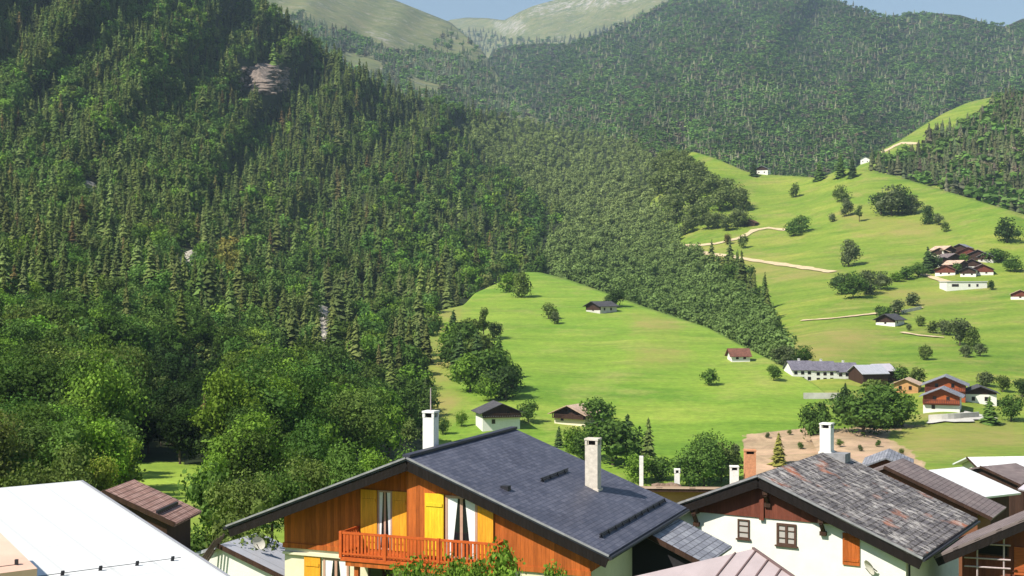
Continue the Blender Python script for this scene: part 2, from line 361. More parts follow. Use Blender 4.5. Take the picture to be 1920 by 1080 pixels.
H_meadow = Hill("right_meadow", 1140, 2300, [(1140, 500), (1200, 420), (1240, 340), (1270, 292), (1300, 284), (1340, 296), (1400, 322), (1450, 328), (1540, 333), (1580, 316), (1620, 318), (1680, 330), (1740, 348), (1820, 372), (1920, 402), (2300, 470)],
                [(1140, 560), (1250, 620), (1470, 715), (1600, 990), (2300, 990)], L3, M['grass_r'], 200, 130, .006, 260,
                softmask([[(1400, 812), (1470, 800), (1560, 803), (1620, 800), (1700, 795), (1745, 800), (1655, 812), (1700, 840), (1735, 870), (1745, 920), (1480, 920), (1390, 870)]], 8), softmask([[(1560, 395), (1640, 405), (1790, 425), (1760, 450), (1600, 425)], [(1290, 470), (1430, 490), (1560, 515), (1560, 525), (1400, 515)], [(1470, 640), (1600, 610), (1650, 640), (1560, 680), (1480, 690)], [(1650, 540), (1800, 550), (1860, 560), (1700, 575)], [(1660, 800), (1920, 790), (1920, 830), (1700, 850)]], 18))
H_center = Hill("central_meadow", 792, 1660, [(792, 590), (870, 572), (890, 550), (930, 532), (985, 510), (1010, 510), (1060, 522), (1140, 550), (1200, 572), (1260, 592), (1330, 615), (1380, 642), (1430, 667), (1480, 692), (1530, 722), (1600, 780), (1660, 830)],
                [(792, 980), (1660, 980)], lambda x, y: 67.8 / ((np.asarray(y, float) - 540) / F + .12), M['grass'], 150, 90, .006, 250,
                softmask([[(1390, 815), (1500, 803), (1600, 803), (1660, 840), (1660, 985), (1480, 985), (1400, 880)]], 8), softmask([[(800, 560), (868, 570), (866, 650), (838, 700), (870, 760), (830, 800), (800, 800)], [(1190, 585), (1270, 605), (1270, 622), (1180, 612)], [(1190, 655), (1290, 658), (1290, 680), (1190, 680)]], 16))
H_left = Hill("left_mountain", -420, 1500, [(-420, -420), (0, -230), (250, -120), (400, -50), (490, 0), (545, 45), (600, 88), (640, 118), (700, 150), (760, 178), (820, 196), (880, 206), (960, 222), (1050, 242), (1150, 258), (1215, 282), (1245, 330), (1262, 400), (1285, 468), (1330, 490), (1400, 520), (1440, 575), (1465, 650), (1500, 700)],
              [(-420, 1000), (300, 985), (600, 950), (800, 900), (860, 830), (980, 640), (1140, 610), (1340, 660), (1480, 730), (1500, 740)],
              tps([(-400, 980, 95), (0, 950, 108), (300, 930, 122), (600, 900, 150), (300, 800, 190), (0, 800, 170), (-400, 800, 150), (600, 800, 215), (800, 800, 325), (0, 650, 280), (300, 650, 320), (600, 650, 420), (800, 650, 440), (850, 740, 380), (0, 450, 480), (-400, 450, 420), (300, 450, 560), (600, 450, 700), (900, 450, 800), (980, 500, 730), (0, 200, 750), (300, 200, 830), (600, 200, 1050), (640, 110, 1150), (300, -50, 1000), (0, -200, 950), (-400, -350, 900), (900, 300, 1150), (1000, 220, 1500), (1150, 250, 1450), (1240, 300, 1150), (1200, 400, 950), (1270, 470, 790), (1400, 520, 625), (1440, 580, 535), (1465, 650, 445), (1100, 500, 740), (1120, 560, 620), (1300, 600, 570)]),
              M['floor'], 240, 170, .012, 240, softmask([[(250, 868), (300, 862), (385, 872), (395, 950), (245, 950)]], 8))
# valley floor: one sheet under the village, reaching far out past the hills
gp = [(0, -30, -9), (0, 0, -9), (-15, 30, -12.5), (15, 30, -13), (0, 55, -14.5), (16, 66, -17.5), (27, 90, -21), (42, 112, -23), (0, 110, -21), (-25, 62, -15), (-40, 108, -17.5), (-18, 128, -19), (5, 170, -26), (-40, 180, -26), (10, 220, -36), (60, 200, -34), (120, 150, -28), (120, 60, -20), (-120, 60, -14), (-120, 140, -24), (60, 300, -46), (-50, 300, -46), (150, 300, -46)]
gpn = [(a, b, math.exp((c + 60) / 30)) for a, b, c in gp]; gf = tps(gpn)
def gz(x, y): return np.clip(np.log(gf(x, y)) * 30 - 60, -60, -6)
gx = np.array([-6500, -3000, -600, *np.linspace(-150, 180, 67), 600, 3000, 6500]); gy = np.array([-3000, -800, *np.linspace(-60, 300, 73), 420, 900, 3000, 7500])
GX, GY = np.meshgrid(gx, gy); GZ = gz(np.clip(GX, -150, 180), np.clip(GY, -60, 300)); GZ = np.where((GY > 310) | (np.abs(GX) > 500), -70, GZ)
k = np.arange(len(gy) - 1)[:, None] * len(gx) + np.arange(len(gx) - 1)[None]
tag(link("ground", mesh_np("ground", np.stack([GX, GY, GZ], -1).reshape(-1, 3), np.stack([k, k + 1, k + len(gx) + 1, k + len(gx)], -1).reshape(-1, 4), M['grass'], np.tile([0, 0, 0, 1], (GX.size, 1)), True)), kind="structure")
def gpos(px, D):
    x = (px - 960) / F * D; return Vector((x, D, float(gz(x, D))))
def road(name, hill, pts, wpx, mat, lift=.35):
    P = []
    for (a, b), (c, d) in zip(pts, pts[1:]):
        n = max(2, int(math.hypot(c - a, d - b) / 8))
        P += [(a + (c - a) * i / n, b + (d - b) * i / n) for i in range(n)]
    P.append(pts[-1]); m = MB(); V = [hill.at(*p) for p in P]
    for i, v in enumerate(V):
        t = (V[min(i + 1, len(V) - 1)] - V[max(i - 1, 0)]); t.z = 0; t.normalize(); sd = Vector((t.y, -t.x, 0))
        ww = wpx * (1 + .35 * math.sin(i * 1.7) * math.sin(i * .6))
        for sgn in (-1, 1):
            q = v + sd * ww * sgn
            D = q.y; px = 960 + q.x / D * F
            lo, hi = 200., 1000.      # height of the hill beneath q
            for _ in range(24):
                md = (lo + hi) / 2
                if float(hill.D(px, md)) > D: lo = md
                else: hi = md
            m.v.append((q.x, q.y, (540 - lo) / F * D + lift))
        if i: j = 2 * i; m.f.append((j - 2, j - 1, j + 1, j))
    return tag(m.build(name, mat), kind="structure")
road("dirt_track", H_meadow, [(1475, 432), (1440, 428), (1415, 432), (1390, 446), (1340, 458), (1285, 462), (1268, 466)], 2.3, M['track'])
road("dirt_track", H_meadow, [(1262, 466), (1300, 473), (1360, 480), (1420, 490), (1490, 500), (1562, 511)], 2.3, M['track'])
road("path", H_meadow, [(1502, 602), (1560, 598), (1640, 589), (1700, 583), (1730, 577)], 1.1, M['track'])
road("path", H_meadow, [(1690, 624), (1725, 630), (1770, 634)], 1.0, M['track'])
road("path", H_meadow, [(1720, 512), (1790, 534), (1850, 538)], 1.6, M['track'])
road("path", H_meadow, [(1740, 792), (1790, 788), (1840, 780)], 3.2, M['concrete'])
road("dirt_track", H_near, [(1650, 288), (1690, 268), (1720, 270)], 3.5, M['track'])

# ------------------------------------------------------------ tree shapes (unit height 1)
def conifer_np(rs, tiers, blades, width=.13, two=True, core=8, base=.06):
    V = []; T = []
    def tri(a, b, c): n = len(V); V.extend((a, b, c)); T.append((n, n + 1, n + 2))
    for i in range(tiers):
        t = (i + rs.uniform(-.3, .3)) / tiers; t = min(max(t, 0), .97); zt = base + (1 - base) * t
        r0 = width * (1 - t) ** .75 + .012
        for j in range(blades):
            z = zt + rs.uniform(-.6, .6) * (1 - base) / tiers
            a = 6.283 * (j + rs.uniform(0, 1)) / blades + i * 2.4; r = r0 * rs.uniform(.6, 1.2); dz = -r * rs.uniform(.25, .75)
            c, s = math.cos(a), math.sin(a); hw = r * rs.uniform(.28, .5); px, py = -s * hw, c * hw
            m = .55; tip = (c * r, s * r, z + dz); root = (c * r * .1, s * r * .1, z + .035 * rs.uniform(.4, 1.4))
            L = (c * r * m + px, s * r * m + py, z + dz * m * 1.25); Rr = (c * r * m - px, s * r * m - py, z + dz * m * 1.25)
            if two: tri(root, L, tip); tri(root, tip, Rr)
            else: tri(root, L, Rr)
    if core:
        for k in range(3):
            z0, z1 = base + (1 - base) * k * .28, base + (1 - base) * (k * .28 + .42); rr = width * .62 * (1 - k * .3)
            for j in range(core):
                a0, a1 = 6.283 * j / core + k, 6.283 * (j + 1) / core + k
                tri((math.cos(a0) * rr, math.sin(a0) * rr, z0), (math.cos(a1) * rr, math.sin(a1) * rr, z0), (0, 0, z1))
    return np.array(V), np.array(T)
ICO_V = None
def ico():
    p = (1 + 5 ** .5) / 2
    v = np.array([(-1, p, 0), (1, p, 0), (-1, -p, 0), (1, -p, 0), (0, -1, p), (0, 1, p), (0, -1, -p), (0, 1, -p), (p, 0, -1), (p, 0, 1), (-p, 0, -1), (-p, 0, 1)]); v /= np.linalg.norm(v[0])
    f = np.array([(0, 11, 5), (0, 5, 1), (0, 1, 7), (0, 7, 10), (0, 10, 11), (1, 5, 9), (5, 11, 4), (11, 10, 2), (10, 7, 6), (7, 1, 8), (3, 9, 4), (3, 4, 2), (3, 2, 6), (3, 6, 8), (3, 8, 9), (4, 9, 5), (2, 4, 11), (6, 2, 10), (8, 6, 7), (9, 8, 1)])
    return v, f
IV, IF = ico()
def broad_np(rs, lobes, leaves, size, width=.36, zc=.54, zr=.47, core=True, low=.07, jit=.55):
    """leaf clumps over the shells of several lobes; triangles in pairs"""
    V = []; T = []; n = 0; Lc = []
    for i in range(lobes):
        for _ in range(50):
            p = rs.uniform(-1, 1, 3)
            if (p ** 2).sum() < 1: break
        c = np.array([p[0] * width * .68, p[1] * width * .68, zc + p[2] * zr * .62]); r = rs.uniform(.34, .56) * width * (1.1 if lobes < 5 else .95)
        Lc.append((c, r))
    Lc.append((np.array([0, 0, zc + zr * .35]), width * .5)); Lc.append((np.array([0, 0, zc - zr * .3]), width * .62))
    for c, r in Lc:
        if core:
            q = IV * (r * .45) * rs.uniform(.8, 1.1, (12, 1)) + c; V.append(q); T.append(IF + n); n += 12
    per = max(1, leaves // len(Lc))
    for c, r in Lc:
        d = rs.normal(size=(per, 3)); d[:, 2] += .25; d /= np.linalg.norm(d, axis=1)[:, None]
        P = c + d * (r * np.where(rs.rand(per, 1) < .25, rs.uniform(.4, .75, (per, 1)), rs.uniform(.75, 1.12, (per, 1)))); P[:, 2] = np.maximum(P[:, 2], low)
        nn = d + rs.normal(size=(per, 3)) * jit; nn /= np.linalg.norm(nn, axis=1)[:, None]
        u = np.cross(nn, rs.normal(size=(per, 3))); u /= np.linalg.norm(u, axis=1)[:, None]; v = np.cross(nn, u)
        s = size * rs.uniform(.6, 1.35, (per, 1)); a, b = u * s, v * s * .7
        q = np.stack([P - a, P - b, P + a, P + b], 1).reshape(-1, 3); k = np.arange(per)[:, None] * 4 + n
        V.append(q); T.append(np.concatenate([k + [[0, 1, 2]], k + [[0, 2, 3]]])); n += 4 * per
    return np.concatenate(V), np.concatenate(T)
def trunk_np(h, r, limbs, rs, reach=.2):
    m = MB(); m.bar((0, 0, -.04), (0.01, 0, h * .55), r, 7, r * .7); m.bar((0.01, 0, h * .55), (0, .01, h), r * .7, 7, r * .2)
    for i in range(limbs):
        a = 6.283 * i / limbs + rs.uniform(0, 1); z = h * rs.uniform(.35, .7)
        m.bar((0, 0, z), (math.cos(a) * reach, math.sin(a) * reach, z + reach * rs.uniform(.5, 1)), r * .4, 5, r * .1)
    return m
rs = np.random.RandomState(5)
def proto(kind, V, T, tm):
    cr = mesh_np("crown", V, T, M['needle_o'] if kind == 'c' else M['leaf_o'])
    tr = bpy.data.meshes.new("trunk"); tr.from_pydata(tm.v, [], tm.f); tr.materials.append(M['bark']); return cr, tr
CON = [proto('c', *conifer_np(rs, 17, 11, rs.uniform(.16, .22)), trunk_np(.9, .014, 0, rs)) for _ in range(6)]
BRO = [proto('b', *broad_np(rs, 9, 1300, .03, rs.uniform(.38, .48), .5, .5, True, .03), trunk_np(.6, .022, 5, rs)) for _ in range(6)]
BIG = [proto('b', *broad_np(rs, 13, 5200, .018, rs.uniform(.42, .5), .54, .46), trunk_np(.6, .022, 6, rs)) for _ in range(3)]
SLIM = [proto('b', *broad_np(rs, 8, 700, .032, .2, .58, .46), trunk_np(.7, .018, 4, rs, .1)) for _ in range(2)]
BUSH = [proto('b', *broad_np(rs, 9, 1400, .035, .6, .48, .5, True, .02), trunk_np(.5, .02, 6, rs, .3)) for _ in range(3)]
HEDGE = [proto('b', *broad_np(rs, 8, 600, .055, .55, .5, .5, True, .02), trunk_np(.5, .03, 6, rs, .3)) for _ in range(3)]
LIB = dict(c=CON, b=BRO, B=BIG, s=SLIM, u=BUSH, h=HEDGE)
NAME = dict(c=("conifer_tree", "conifer"), b=("broadleaf_tree", "tree"), B=("broadleaf_tree", "tree"), s=("slender_tree", "tree"), u=("leafy_bush", "bush"), h=("round_shrub", "shrub"))
GREEN = dict(dark=(.06, .10, .035), mid=(.092, .160, .038), fresh=(.15, .25, .04), yel=(.24, .28, .055), grey=(.125, .155, .075), spruce=(.118, .155, .05), olive=(.13, .175, .05), gold=(.23, .22, .055), rust=(.20, .17, .07))
def tree(kind, pos, h, color, label, group=None, wide=1.0, sink=.0, rnd=random):
    cr, tr = rnd.choice(LIB[kind]); nm, cat = NAME[kind]
    e = empty(nm, (pos[0], pos[1], pos[2] - sink), rnd.uniform(0, 6.28), label, cat, group); e.scale = (h * wide, h * wide, h)
    c = link("crown", cr, e); k = GREEN[color] if isinstance(color, str) else color
    j = rnd.uniform(.85, 1.15); c.color = (k[0] * j, k[1] * j, k[2] * j, 1)
    t = link("trunk", tr, e); return e

# ------------------------------------------------------------ forests
def grid_pts(poly, cell_w, cell_h, rs):
    xs = [p[0] for p in poly]; ys = [p[1] for p in poly]
    out = []
    y = min(ys)
    while y < max(ys):
        cw, ch = cell_w(y), cell_h(y)
        x = np.arange(min(xs), max(xs), cw); x = x + rs.uniform(-.5, .5, x.shape) * cw; yy = y + rs.uniform(-.5, .5, x.shape) * ch
        ok = inside(poly, x, yy); out.append(np.stack([x[ok], yy[ok]], 1)); y += ch
    return np.concatenate(out)
def vnoise(x, y, L, seed):
    r = np.random.RandomState(seed); g = r.rand(64, 64); x = x / L; y = y / L
    xi = np.floor(x).astype(int); yi = np.floor(y).astype(int); fx = x - xi; fy = y - yi; fx = fx * fx * (3 - 2 * fx); fy = fy * fy * (3 - 2 * fy)
    G = lambda a, b: g[a % 64, b % 64]
    return (G(xi, yi) * (1 - fx) + G(xi + 1, yi) * fx) * (1 - fy) + (G(xi, yi + 1) * (1 - fx) + G(xi + 1, yi + 1) * fx) * fy
rs2 = np.random.RandomState(21)
LO_C = [conifer_np(rs2, 11, 8, rs2.uniform(.17, .24), True, 6) for _ in range(6)]
LO_B = [broad_np(rs2, 6, 210, .052, rs2.uniform(.4, .5), .5, .5, True, .05, .3) for _ in range(6)]
MID_B = [broad_np(rs2, 8, 900, .032, rs2.uniform(.38, .48), .52, .48) for _ in range(4)]
FAR_C = [conifer_np(rs2, 6, 6, rs2.uniform(.2, .28), False, 5) for _ in range(5)]
FAR_B = [broad_np(rs2, 2, 40, .13, .45, .5, .5, True, .05, .3) for _ in range(4)]
def merge_forest(name, items, protos, label, cat, rs):
    """items: rows of x, y, z, height, width factor, r, g, b -> one stuff mesh"""
    items = np.asarray(items); pid = rs.randint(0, len(protos), len(items)); Vs = []; Ts = []; Cs = []; n = 0
    for k, (PV, PT) in enumerate(protos):
        it = items[pid == k]
        if not len(it): continue
        a = rs.uniform(0, 6.283, len(it)); c, s = np.cos(a), np.sin(a)
        lean = rs.normal(0, .02, (len(it), 2))
        x = PV[None, :, 0] * c[:, None] - PV[None, :, 1] * s[:, None]; y = PV[None, :, 0] * s[:, None] + PV[None, :, 1] * c[:, None]
        H = it[:, 3:4]; W = H * it[:, 4:5]; zz = np.broadcast_to(PV[None, :, 2], x.shape)
        V = np.stack([x * W + it[:, 0:1] + lean[:, :1] * zz * H, y * W + it[:, 1:2] + lean[:, 1:] * zz * H, zz * H + it[:, 2:3]], -1).reshape(-1, 3)
        T = (PT[None] + (np.arange(len(it)) * len(PV))[:, None, None]).reshape(-1, 3) + n
        C = np.ones((len(it), len(PV), 4)); C[..., :3] = it[:, None, 5:8]
        Vs.append(V); Ts.append(T); Cs.append(C.reshape(-1, 4)); n += len(V)
    me = mesh_np(name, np.concatenate(Vs), np.concatenate(Ts), M['leaf_a'], np.concatenate(Cs))
    return tag(link(name, me), label, cat, None, "stuff")
def shade(rs, base, n, amp=.3):
    c = np.array(base)[None] * rs.uniform(1 - amp, 1 + amp, (n, 1)); return c * rs.uniform(.9, 1.1, (n, 3))
# --- the big left mountain
poly_left = [(-120, -300), (490, 8), (545, 50), (640, 122), (760, 180), (880, 208), (1050, 244), (1150, 260), (1210, 284), (1238, 335), (1255, 405), (1278, 470), (1330, 495), (1400, 522), (1440, 578), (1465, 655), (1480, 705),
             (1440, 690), (1340, 640), (1140, 570), (1000, 520), (930, 545), (885, 570), (810, 590), (808, 700), (812, 800), (760, 860), (620, 900), (560, 935), (400, 925), (-120, 960)]
holes = [[(444, 118), (500, 122), (545, 138), (545, 198), (490, 204), (448, 190)], [(640, 104), (700, 118), (724, 136), (700, 138), (645, 118)], [(770, 148), (822, 160), (820, 172), (772, 164)],
         [(322, 470), (374, 470), (376, 545), (320, 548)], [(584, 575), (624, 580), (624, 668), (592, 668)], [(148, 335), (186, 340), (188, 388), (150, 388)],
         [(290, 850), (370, 850), (380, 868), (280, 868)], [(255, 872), (385, 872), (385, 945), (250, 945)]]
decid = [(850, 245), (1000, 225), (1150, 262), (1245, 300), (1300, 480), (1480, 640), (1480, 720), (1300, 630), (1040, 540), (1020, 480), (1060, 420), (960, 340)]
low = [(-150, 625), (60, 600), (170, 590), (250, 560), (340, 600), (430, 640), (520, 700), (640, 715), (720, 735), (800, 745), (830, 1000), (-150, 1000)]
p = grid_pts(poly_left, lambda y: np.interp(y, [-300, 200, 450, 600, 700, 850, 960], [9, 9, 11.5, 15, 20, 30, 40]), lambda y: np.interp(y, [-300, 200, 450, 600, 700, 850, 960], [10, 10, 12, 13.5, 16.5, 22, 28]), RS)
q = grid_pts(decid, lambda y: 8.5, lambda y: 6.5, RS)
p = np.concatenate([p[~inside(decid, p[:, 0], p[:, 1])], q[inside(poly_left, q[:, 0], q[:, 1])]])
for h in holes: p = p[~inside(h, p[:, 0], p[:, 1])]
X, Y = p[:, 0], p[:, 1]; D = H_left.D(X, Y)
isdec = inside(decid, X, Y); islow = inside(low, X, Y)
nz = vnoise(X, Y * 1.6, 70, 3); pb = np.where(isdec, .93, np.where(islow, .97, np.where(nz > .62, .8, np.where(nz > .45, .4, .15))))
isb = RS.rand(len(X)) < pb
n = len(X); hgt = np.where(isb, np.where(islow, RS.uniform(5.5, 11.5, n), RS.uniform(8, 14, n)), np.clip(RS.normal(12.8, 3.4, n), 5, 21)) * np.where(isdec, .72, 1)
front = islow & (D < 150); hgt = np.where(front, RS.uniform(4.5, 8, n), hgt)
wid = np.where(isb, RS.uniform(.85, 1.2, n), RS.uniform(.85, 1.25, n))
col = np.where(isb[:, None], shade(RS, GREEN['mid'], n, .4), shade(RS, GREEN['spruce'], n, .35))
gap_shade = islow & (X > 190) & (X < 420) & (Y > 690) & (Y < 885); col = np.where(gap_shade[:, None], shade(RS, (.04, .075, .022), n, .3), col); hgt = np.where(gap_shade, RS.uniform(4, 7, n), hgt)  # the gap's deep shade is painted as darker colour on its trees
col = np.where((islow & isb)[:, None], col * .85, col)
t2 = RS.rand(n)[:, None] + np.where(gap_shade, 10, 0)[:, None] * 0
col = np.where((isb & ~gap_shade)[:, None] & (t2 > .8), shade(RS, GREEN['fresh'], n, .2), col)
col = np.where((isb[:, None]) & (t2 < .12), shade(RS, GREEN['olive'], n, .25), col)
col = np.where((~isb[:, None]) & (t2 > .82), shade(RS, GREEN['olive'], n, .2) * .8, col)
col = np.where((~isb[:, None]) & (t2 < .035), shade(RS, GREEN['rust'], n, .2) * .7, col)
gy = np.clip((Y - 380) / 180, 0, 1)[:, None]; haze_tint = np.array([(.23, .29, .11)]) * (1 - gy) + np.array([(.14, .21, .065)]) * gy  # distance haze painted into the woodland colour, paler towards the top
col = np.where(isdec[:, None], haze_tint * RS.uniform(.82, 1.18, (n, 1)), col)
gold = ((X - 428) ** 2 / 26 ** 2 + (Y - 515) ** 2 / 32 ** 2) < 1
isb = isb | gold; col = np.where(gold[:, None], shade(RS, GREEN['gold'], n, .2), col); hgt = np.where(gold, 11, hgt)
POS = np.stack([(X - 960) / F * D, D, (540 - Y) / F * D], -1)
app = hgt / D
inview = (X > -30) & (Y - app * F < 1075)
rows = np.concatenate([POS, hgt[:, None], wid[:, None], col], 1)
sel = np.zeros(n, bool)
for kindmask, cap in ((isb, 245), (~isb, 285)):
    idx = np.where(kindmask & inview)[0]; idx = idx[np.argsort(-app[idx])][:cap]; sel[idx] = True
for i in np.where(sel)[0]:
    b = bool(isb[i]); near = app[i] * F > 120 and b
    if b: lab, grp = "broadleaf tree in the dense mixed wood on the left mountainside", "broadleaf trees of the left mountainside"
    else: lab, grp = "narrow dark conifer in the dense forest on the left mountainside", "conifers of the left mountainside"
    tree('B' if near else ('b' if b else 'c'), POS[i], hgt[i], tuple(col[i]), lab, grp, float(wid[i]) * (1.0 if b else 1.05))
nearb = isb & ~sel & ~isdec & (app * F > 55) & inview
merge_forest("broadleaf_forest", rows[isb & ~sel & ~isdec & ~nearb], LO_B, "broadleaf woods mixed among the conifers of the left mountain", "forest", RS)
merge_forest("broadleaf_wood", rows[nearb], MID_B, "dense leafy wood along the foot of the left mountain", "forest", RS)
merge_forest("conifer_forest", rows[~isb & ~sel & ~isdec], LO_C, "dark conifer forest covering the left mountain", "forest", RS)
merge_forest("valley_woodland", rows[isdec & ~sel], LO_B, "pale green woodland filling the valley above the central meadow", "forest", RS)
# --- far mountains
def far_wood(name, hill, poly, holes, label, cw, ch, base, h0, h1, pb=.12, keep=None):
    p = grid_pts(poly, lambda y: cw, lambda y: ch, RS)
    for h in holes: p = p[~inside(h, p[:, 0], p[:, 1])]
    if keep is not None: p = p[keep(p[:, 0], p[:, 1])]
    X, Y = p[:, 0], p[:, 1]; D = hill.D(X, Y); n = len(X); isb = RS.rand(n) < pb + .25 * (vnoise(X, Y, 60, 9) > .66)
    h = RS.uniform(h0, h1, n) * np.where(isb, .8, 1) * (D / D.mean()) ** .5
    c = np.where(isb[:, None], shade(RS, sc3(GREEN['mid'], 1.2), n, .3), shade(RS, base, n, .35)); br = RS.rand(n)[:, None] < .12
    c = np.where(br, shade(RS, (.14, .13, .09), n, .2), c)
    c = c * (.72 + .6 * vnoise(X, Y * 1.8, 46, 17) ** 1.2)[:, None]
    it = np.concatenate([np.stack([(X - 960) / F * D, D, (540 - Y) / F * D], -1), h[:, None], RS.uniform(1.2, 1.7, (n, 1)) * np.where(isb, 1.25, 1)[:, None], c], 1)
    # both kinds stand in one far-off wood
    a, b = it[~isb], it[isb]
    merge_forest(name, a, FAR_C, label + ", its conifers", "forest", RS)
    if len(b): merge_forest(name, b, FAR_B, label + ", its paler broadleaf trees", "forest", RS)
GR = [[(1735, 232), (1778, 208), (1840, 196), (1852, 206), (1800, 236), (1745, 244)], [(1500, 85), (1555, 95), (1550, 118), (1505, 118)], [(1690, 90), (1740, 85), (1735, 110), (1700, 112)]]
far_wood("far_right_forest", H_right, [(872, 222), (895, 188), (908, 128), (930, 96), (1000, 84), (1060, 86), (1115, 70), (1170, 46), (1230, 14), (1290, -22), (1380, -42), (1520, -28), (1590, 8), (1650, 30), (1745, 24), (1850, 44), (1885, 50), (1990, 30), (1990, 260), (1740, 300), (1640, 330), (1560, 345), (1440, 345), (1300, 310), (1230, 300), (1050, 270), (900, 260)],
         [], "grey green forest over the far right mountain", 5.6, 4.6, (.22, .235, .14), 8, 13, .7)
far_wood("left_far_forest", H_mid, [(525, 40), (560, 20), (620, 48), (690, 78), (740, 100), (800, 92), (850, 52), (885, 84), (915, 118), (942, 160), (975, 200), (1010, 222), (880, 230), (760, 215), (640, 160), (520, 80)],
         [[(640, 100), (705, 112), (726, 134), (700, 142), (640, 124)], [(765, 146), (824, 160), (822, 176), (768, 168)]], "hazy forest on the slope behind the left mountain", 5.6, 5, (.12, .15, .09), 10, 17, .35,
         lambda x, y: RS.rand(len(x)) < np.where(y < 42 + .22 * (x - 560), .30, 1))
far_wood("pass_forest", H_far, [(850, 60), (905, 58), (960, 74), (1030, 76), (1100, 66), (1170, 44), (1210, 26), (1240, 60), (1240, 150), (900, 150)], [], "thin tree line under the bare far summit", 7, 6, (.13, .15, .10), 18, 24)
far_wood("right_hill_wood", H_near, [(1640, 300), (1672, 292), (1715, 280), (1735, 262), (1800, 246), (1850, 215), (1868, 188), (1930, 184), (1990, 180), (1990, 440), (1920, 405), (1820, 378), (1740, 352), (1680, 334), (1625, 322)],
         [[(1640, 262), (1700, 262), (1740, 268), (1735, 282), (1690, 300), (1640, 305)], [(1690, 284), (1740, 278), (1735, 296), (1700, 300)], [(1850, 325), (1895, 330), (1890, 340), (1850, 336)]], "mixed wood on the hill at the right", 9, 8, (.125, .145, .07), 12, 18, .3)

# ------------------------------------------------------------ rock outcrops
def outcrop(hill, px, py, wpx, hpx, mat, label, n, seed):
    rs = np.random.RandomState(seed); c = hill.at(px, py); D = c.y; u = D / F; m = MB(); nr = max(6, int(hpx / 4))
    chain = [hill.at(px + rs.uniform(-.05, .05) * wpx, py + (i / (nr - 1) - .5) * hpx) - c for i in range(nr)]
    for i, p in enumerate(chain):
        gap = (chain[max(i - 1, 0)] - chain[min(i + 1, nr - 1)]).length * .62
        k = len(m.v); m.v += [tuple(p + Vector(t)) for t in IV * np.array([max(.27 * wpx * u * rs.uniform(.5, 1.2), gap * .5), gap, max(.08 * hpx * u, gap * .5)]) * rs.uniform(.85, 1.15, (12, 1))]; m.f += [tuple(k + j for j in f) for f in IF.tolist()]
    for i in range(n):
        x = px + rs.uniform(-.4, .4) * wpx; y = py + rs.uniform(-.48, .48) * hpx; p = hill.at(x, y) - c
        q_ = min(1, 3 / n ** .5) if n > 20 else 1; s = np.array([rs.uniform(.16, .34) * wpx, rs.uniform(.12, .25) * wpx, rs.uniform(.18, .42) * hpx]) * u * q_
        q = IV * s * rs.uniform(.65, 1.25, (12, 1)); k = len(m.v)
        m.v += [tuple(p + Vector(t)) for t in q]; m.f += [tuple(k + j for j in f) for f in IF.tolist()]
    o = m.build("rock_outcrop", mat); o.location = c; return tag(o, label, "rock outcrop")
outcrop(H_left, 492, 150, 120, 50, M['rock_pink'], "broad pinkish scree patch among conifers high on the left mountain", 130, 1)
outcrop(H_left, 333, 508, 18, 50, M['rock'], "tall pale cliff face showing between trees in the middle of the left slope", 8, 2)
outcrop(H_left, 364, 498, 12, 34, M['rock'], "small pale cliff just right of the tallest cliff on the left slope", 5, 3)
outcrop(H_left, 600, 612, 14, 62, M['rock'], "narrow light rock chute low on the left slope above the chalet roof", 8, 4)
outcrop(H_left, 613, 625, 8, 46, M['rock'], "thin pale rock streak beside the rock chute above the chalet", 5, 5)
outcrop(H_left, 168, 360, 34, 26, M['rock'], "low pale boulders half hidden by trees on the far left slope", 7, 6)
outcrop(H_left, 120, 330, 9, 12, M['rock'], "single tiny white boulder at upper left among the conifers", 9, 7)

# ------------------------------------------------------------ houses
class Loc:
    """local frame of a building: x along its gable, y along its ridge, z up"""
    def __init__(s, P, ang, zg): s.P = Vector(P); s.a = R(ang); s.zg = zg; s.zr = s.P.z - zg
    def to_local(s, q):
        d = Vector(q) - s.P; return Vector((d.x * math.cos(s.a) - d.y * math.sin(s.a), d.x * math.sin(s.a) + d.y * math.cos(s.a), q[2] - s.zg))
    def front(s, px, py, yw):
        rx = (px - 960) / F; Y = (yw + s.P.x * math.sin(s.a) + s.P.y * math.cos(s.a)) / (rx * math.sin(s.a) + math.cos(s.a))
        l = s.to_local(pix(px, py, Y)); return l.x, l.z
    def side(s, px, py, xw):
        rx = (px - 960) / F; Y = (xw + s.P.x * math.cos(s.a) - s.P.y * math.sin(s.a)) / (rx * math.cos(s.a) - math.sin(s.a))
        l = s.to_local(pix(px, py, Y)); return l.y, l.z
    def slope(s, px, py, t, sg=1):
        lo, hi = 5., 400.
        def g(D): l = s.to_local(pix(px, py, D)); return l.z - (s.zr - t * l.x * sg)
        for _ in range(60):
            m = (lo + hi) / 2
            if g(m) > 0: lo = m
            else: hi = m
        return s.to_local(pix(px, py, lo))
    def root(s, name, label, cat, group=None): return empty(name, (s.P.x, s.P.y, s.zg), -s.a, label, cat, group)
